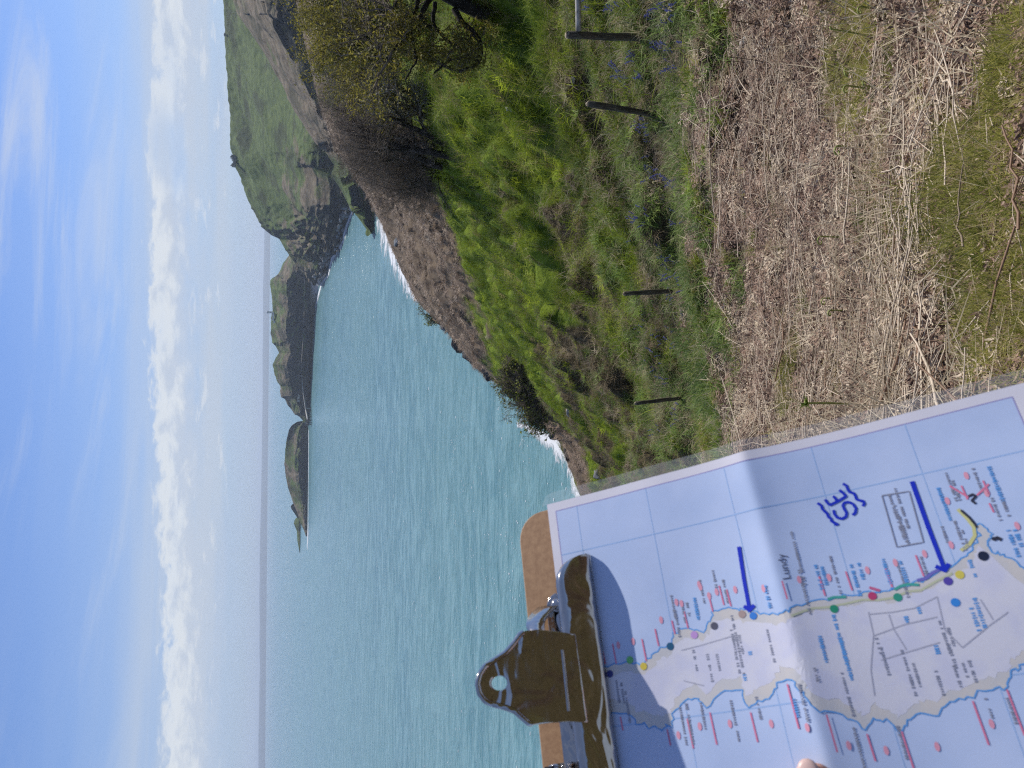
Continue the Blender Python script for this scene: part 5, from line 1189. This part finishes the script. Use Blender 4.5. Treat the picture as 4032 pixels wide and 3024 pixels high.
    for P_ in ([(2930, 2387), (2953, 2405), (2972, 2384)], [(3684, 2229), (3721, 2247), (3736, 2219)]): stroke('pen_arrow', Pq(P_), .0019, 11 * L, PEN, T)
    q8 = lambda L_: Pq([(3100 + x / 2.37, 1750 + y / 2.37) for x, y in L_])
    for P_ in ([(350, 510), (372, 542), (395, 562), (470, 525), (545, 478), (515, 445), (482, 420)], [(465, 525), (445, 498), (424, 478)], [(430, 608), (437, 645), (465, 680), (510, 690), (545, 668), (550, 632), (530, 600), (515, 565), (530, 538), (570, 532), (610, 550), (638, 590), (632, 632), (605, 655)],
               [(280, 545), (315, 568), (325, 600), (350, 625), (372, 645), (380, 672), (405, 690), (412, 715), (440, 728), (448, 745), (475, 738)], [(515, 360), (548, 378), (560, 410), (578, 438), (615, 448), (632, 472), (642, 505), (680, 518), (705, 522), (716, 545), (700, 570)]):
        stroke('pen_letter', q8(P_), .0014, 10 * L, PEN, T, sub=5)
    stroke('legend_box', q8([(880, 470), (1135, 430), (1270, 910), (1020, 955)]), .0006, 8 * L, GREY, T, True)
    # place names too small to read: broken rows of marks that run across the sheet
    g = np.random.default_rng(12)
    def word(v, y, n, mat, h=.0016):
        p = st(v, y, .0035); V, F = [], []; x = p[0] - n * .0011 / 2
        for i in range(n):
            w = g.uniform(.0005, .0009); hh = h * g.uniform(.55, 1.0)
            if g.uniform() < .12: x += .0011; continue
            b_ = len(V); q = [(x, p[1] - hh / 2), (x + w, p[1] - hh / 2), (x + w, p[1] + hh / 2), (x, p[1] + hh / 2)]; V += [(a_, c_, float(lifted(a_, c_, 8 * L))) for a_, c_ in q]; F.append([b_, b_ + 1, b_ + 2, b_ + 3]); x += .0011
        link('place_name', mesh_np('place_name', V, F), mat, T)
    for v, y, n in ((2648, 2390, 12), (2665, 2460, 14), (2690, 2420, 10), (2705, 2395, 8), (2762, 2330, 12), (2812, 2280, 9), (2856, 2330, 12), (3145, 2200, 26), (3170, 2330, 22), (3290, 2265, 18), (3555, 2285, 16), (3640, 2235, 10), (3745, 1915, 14), (3765, 1930, 10), (3850, 1890, 12), (3925, 2010, 12), (3960, 2000, 8), (3720, 2105, 8), (3780, 2110, 14), (3800, 2120, 8),
                (2895, 2490, 16), (2890, 2530, 12), (2918, 2535, 10), (2920, 2605, 12), (2905, 2610, 10), (2795, 2635, 14), (2828, 2610, 8), (2735, 2600, 10), (3040, 2550, 16), (3220, 2660, 6), (3460, 2545, 7), (3485, 2605, 12), (3580, 2655, 20), (3610, 2660, 10), (3720, 2510, 14), (3745, 2510, 8), (3750, 2585, 10), (3800, 2640, 6), (3700, 2690, 10), (3770, 2665, 9), (3830, 2645, 9), (3340, 2735, 18), (2430, 2720, 12), (2450, 2730, 10),
                (2690, 2865, 18), (2715, 2850, 18), (2768, 2820, 12), (2895, 2840, 18), (2990, 2790, 10), (3170, 2770, 16), (3385, 2945, 16), (3555, 2930, 14), (3895, 2790, 8), (3985, 2800, 10), (3530, 2035, 22), (3545, 2060, 18), (3550, 2000, 20), (3560, 2090, 14), (2470, 2790, 16)):
        word(v, y, n, GREY)
    for v, y, n in ((2740, 2400, 12), (3225, 2275, 12), (3245, 2265, 10), (3025, 2350, 12), (3370, 2290, 16), (3390, 2250, 8), (3495, 2260, 14), (3560, 2260, 12), (3705, 1950, 8), (3725, 2000, 12), (3920, 1900, 18), (3990, 2140, 12), (4010, 2120, 8), (3245, 2560, 12), (3310, 2520, 22), (3335, 2600, 18), (3840, 2440, 10), (3860, 2420, 14), (3830, 2240, 8), (2955, 2570, 3), (2935, 2670, 3), (3140, 2790, 8), (3620, 2405, 3), (3570, 2440, 3), (3690, 2560, 4)):
        word(v, y, n, BLUE, .0022)
    for v, y in ((2600, 2440), (2660, 2370), (2680, 2375), (2750, 2300), (2755, 2310), (2790, 2345), (2820, 2330), (2895, 2322), (3010, 2320), (3150, 2285), (3265, 2275), (3415, 2245), (3525, 2215), (3640, 2180), (3730, 1970), (3805, 1870), (3885, 1940), (3745, 2145), (4005, 2070), (2432, 2540), (2490, 2525), (2670, 2895), (2755, 2860), (2875, 2850), (3040, 2850), (3185, 2865), (3345, 2935), (3490, 2955), (3690, 2940), (3905, 2850)):
        p = st(v, y, .0035); fill_poly('depth_mark', [(p[0] + .0021 * math.cos(k * .785), p[1] + .0011 * math.sin(k * .785)) for k in range(8)], 8 * L, ink('pale_red', (.74, .33, .42)), T)
    for v, y, ln in ((2642, 2470, 55), (2690, 2440, 70), (2790, 2380, 60), (2830, 2345, 80), (2860, 2355, 70), (3085, 2330, 75), (3225, 2310, 85), (3330, 2290, 80), (3485, 2280, 90), (3605, 2230, 90), (2372, 2590, 50), (2410, 2575, 80), (2525, 2560, 90), (2576, 2510, 70), (2440, 2850, 55), (2625, 2905, 65), (2705, 2890, 120), (2795, 2870, 130), (2957, 2865, 120), (3105, 2785, 180), (3260, 2890, 150), (3415, 2945, 110), (3550, 2960, 160), (3830, 2850, 180), (3965, 2810, 190), (3785, 1940, 60), (3870, 1920, 60), (3895, 2000, 40)):
        p = st(v, y - ln / 2, .0035); q = st(v, y + ln / 2, .0035); stroke('leader_line', [(p[0], p[1]), (q[0], p[1] + .0004)], .0008, 8 * L, PINK, T, sub=10)
    stroke('jetty_mark', q8([(1620, 610), (1700, 680), (1750, 740), (1770, 775)]), .0011, 9 * L, ink('black', (.03, .03, .05)), T); stroke('shore_mark', q8([(1590, 600), (1680, 690), (1740, 770), (1750, 850), (1700, 930), (1620, 990)]), .0016, 8 * L, ink('yellow', (.60, .58, .25)), T)
    stroke('shore_mark', q8([(1690, 480), (1730, 460), (1760, 480), (1720, 520), (1760, 550)]), .0011, 9 * L, INK['black'], T); stroke('shore_mark', q8([(1910, 870), (1930, 885), (1960, 870), (2000, 890)]), .0016, 9 * L, INK['black'], T); stroke('shore_mark', q8([(1210, 1270), (1290, 1250), (1350, 1200), (1420, 1165)]), .0015, 9 * L, ink('violet', (.16, .15, .48)), T)
    for P_ in ([(380, 1450), (430, 1430), (550, 1425)], [(1000, 1355), (1060, 1320), (1130, 1305), (1230, 1310)]): stroke('shore_mark', q8(P_), .0013, 9 * L, ink('sea_green', (.06, .36, .30)), T)
    stroke('shore_mark', q8([(765, 1335), (865, 1365)]), .0013, 9 * L, ink('rose', (.55, .12, .25)), T)
    for P_ in ([(1515, 380), (1690, 490)], [(1770, 470), (1880, 365)]): stroke('leader_line', q8(P_), .0009, 9 * L, PINK, T)
    # the island's name
    cu = bpy.data.curves.new('title', 'FONT'); cu.body = 'Lundy'; cu.size = .0056; tmp = bpy.data.objects.new('tmp', cu); COL.objects.link(tmp); dg = bpy.context.evaluated_depsgraph_get(); me = bpy.data.meshes.new_from_object(tmp.evaluated_get(dg)); bpy.data.objects.remove(tmp)
    V = np.empty(len(me.vertices) * 3); me.vertices.foreach_get('co', V); V = V.reshape(-1, 3); p = st(3118, 2284, .0035)
    W_ = np.stack([p[0] - V[:, 0], p[1] - V[:, 1]], -1); z = sheet_z(W_[:, 0], W_[:, 1]) + 9 * L
    me.vertices.foreach_set('co', np.concatenate([W_, z[:, None]], 1).ravel().astype(np.float32)); me.update(); me.materials.clear(); me.name = 'title'; link('title', me, ink('title_grey', (.10, .11, .17)), T)
build_map()
def build_hand():
    T = board_obj('hand', 'fingertip of a hand gripping the clipboard at the very edge of the picture', 'hand')
    tip = st(3182, 2992, .012)
    V, E, R = [], [], []
    def chain(pts, rad, root=None):
        prev = root
        for p, r in zip(pts, rad):
            V.append(p); R.append(r); i = len(V) - 1
            if prev is not None: E.append((prev, i))
            prev = i
        return prev
    s, t = tip; s -= .0062
    chain([(s + .115, t + .075, -.005), (s + .105, t + .045, -.006)], [.030, .032])
    palm = 1
    wrist = chain([(s + .135, t + .12, -.004), (s + .165, t + .20, .01), (s + .20, t + .28, .02)], [.026, .030, .036], 0)
    k = chain([(s + .085, t + .022, .012)], [.0165], palm); k = chain([(s + .058, t + .008, .018), (s + .034, t + .002, .0155), (s + .016, t, .0115), (s + .007, t, .0098)], [.0125, .0118, .0108, .0085], k)
    for j, (dt, L_) in enumerate(((-.030, .074), (-.010, .082), (.010, .078), (.029, .062))):
        kn = chain([(s + .088, t + .03 + dt * .8, -.016)], [.012], palm)
        chain([(s + .088 - L_ * .4, t + .022 + dt, -.019), (s + .088 - L_ * .75, t + .02 + dt, -.016), (s + .088 - L_, t + .02 + dt, -.0125)], [.0092, .0086, .0074], kn)
    me = bpy.data.meshes.new('skin'); me.from_pydata(V, E, []); o = bpy.data.objects.new('skin', me); COL.objects.link(o)
    sk = o.modifiers.new('skin', 'SKIN'); 
    for i, d in enumerate(me.skin_vertices[0].data): d.radius = (R[i], R[i]); d.use_root = (i == 1)
    ss = o.modifiers.new('sub', 'SUBSURF'); ss.levels = 2; ss.render_levels = 2
    dg = bpy.context.evaluated_depsgraph_get(); m2 = bpy.data.meshes.new_from_object(o.evaluated_get(dg)); bpy.data.objects.remove(o)
    b = MatB('skin'); oo = b.obj(); b.P(Base_Color=b.mix(b.noise(120, 4, .5, oo), (.66, .32, .21), (.74, .40, .28)), Roughness=.5, Subsurface_Weight=.1, Subsurface_Radius=(.01, .004, .002)); b.bump(b.noise(700, 3, .6, oo), .15, .0004)
    m2.name = 'skin'; link('skin', m2, b.m, T, True)
    # thumb nail
    bm = bmesh.new(); bmesh.ops.create_uvsphere(bm, u_segments=14, v_segments=8, radius=1); bmesh.ops.scale(bm, vec=(.0062, .0052, .0018), verts=bm.verts); bmesh.ops.translate(bm, vec=(s + .0115, t, .0192), verts=bm.verts); bm_link('nail', bm, simple('nail', (.66, .46, .40), .35, .05, 50), T, True)
build_hand()

# ------------------------------------------------------------------ the air
def build_haze():
    bm = bmesh.new(); z0, z1 = SEA - 14, 66.0
    box_bm(bm, (0, 20000, (z0 + z1) / 2), (130000, 100000, z1 - z0)); me = bpy.data.meshes.new('haze'); bmesh.ops.recalc_face_normals(bm, faces=bm.faces[:]); bm.to_mesh(me); bm.free()
    m = bpy.data.materials.new('haze'); m.use_nodes = True; n = m.node_tree.nodes; n.clear(); o = n.new('ShaderNodeOutputMaterial'); v = n.new('ShaderNodeVolumePrincipled')
    v.inputs['Color'].default_value = (.76, .87, 1.0, 1); v.inputs['Density'].default_value = .00010; v.inputs['Anisotropy'].default_value = .2; m.node_tree.links.new(v.outputs[0], o.inputs['Volume'])
    tag(link('haze', me, m), kind='stuff')
build_haze()
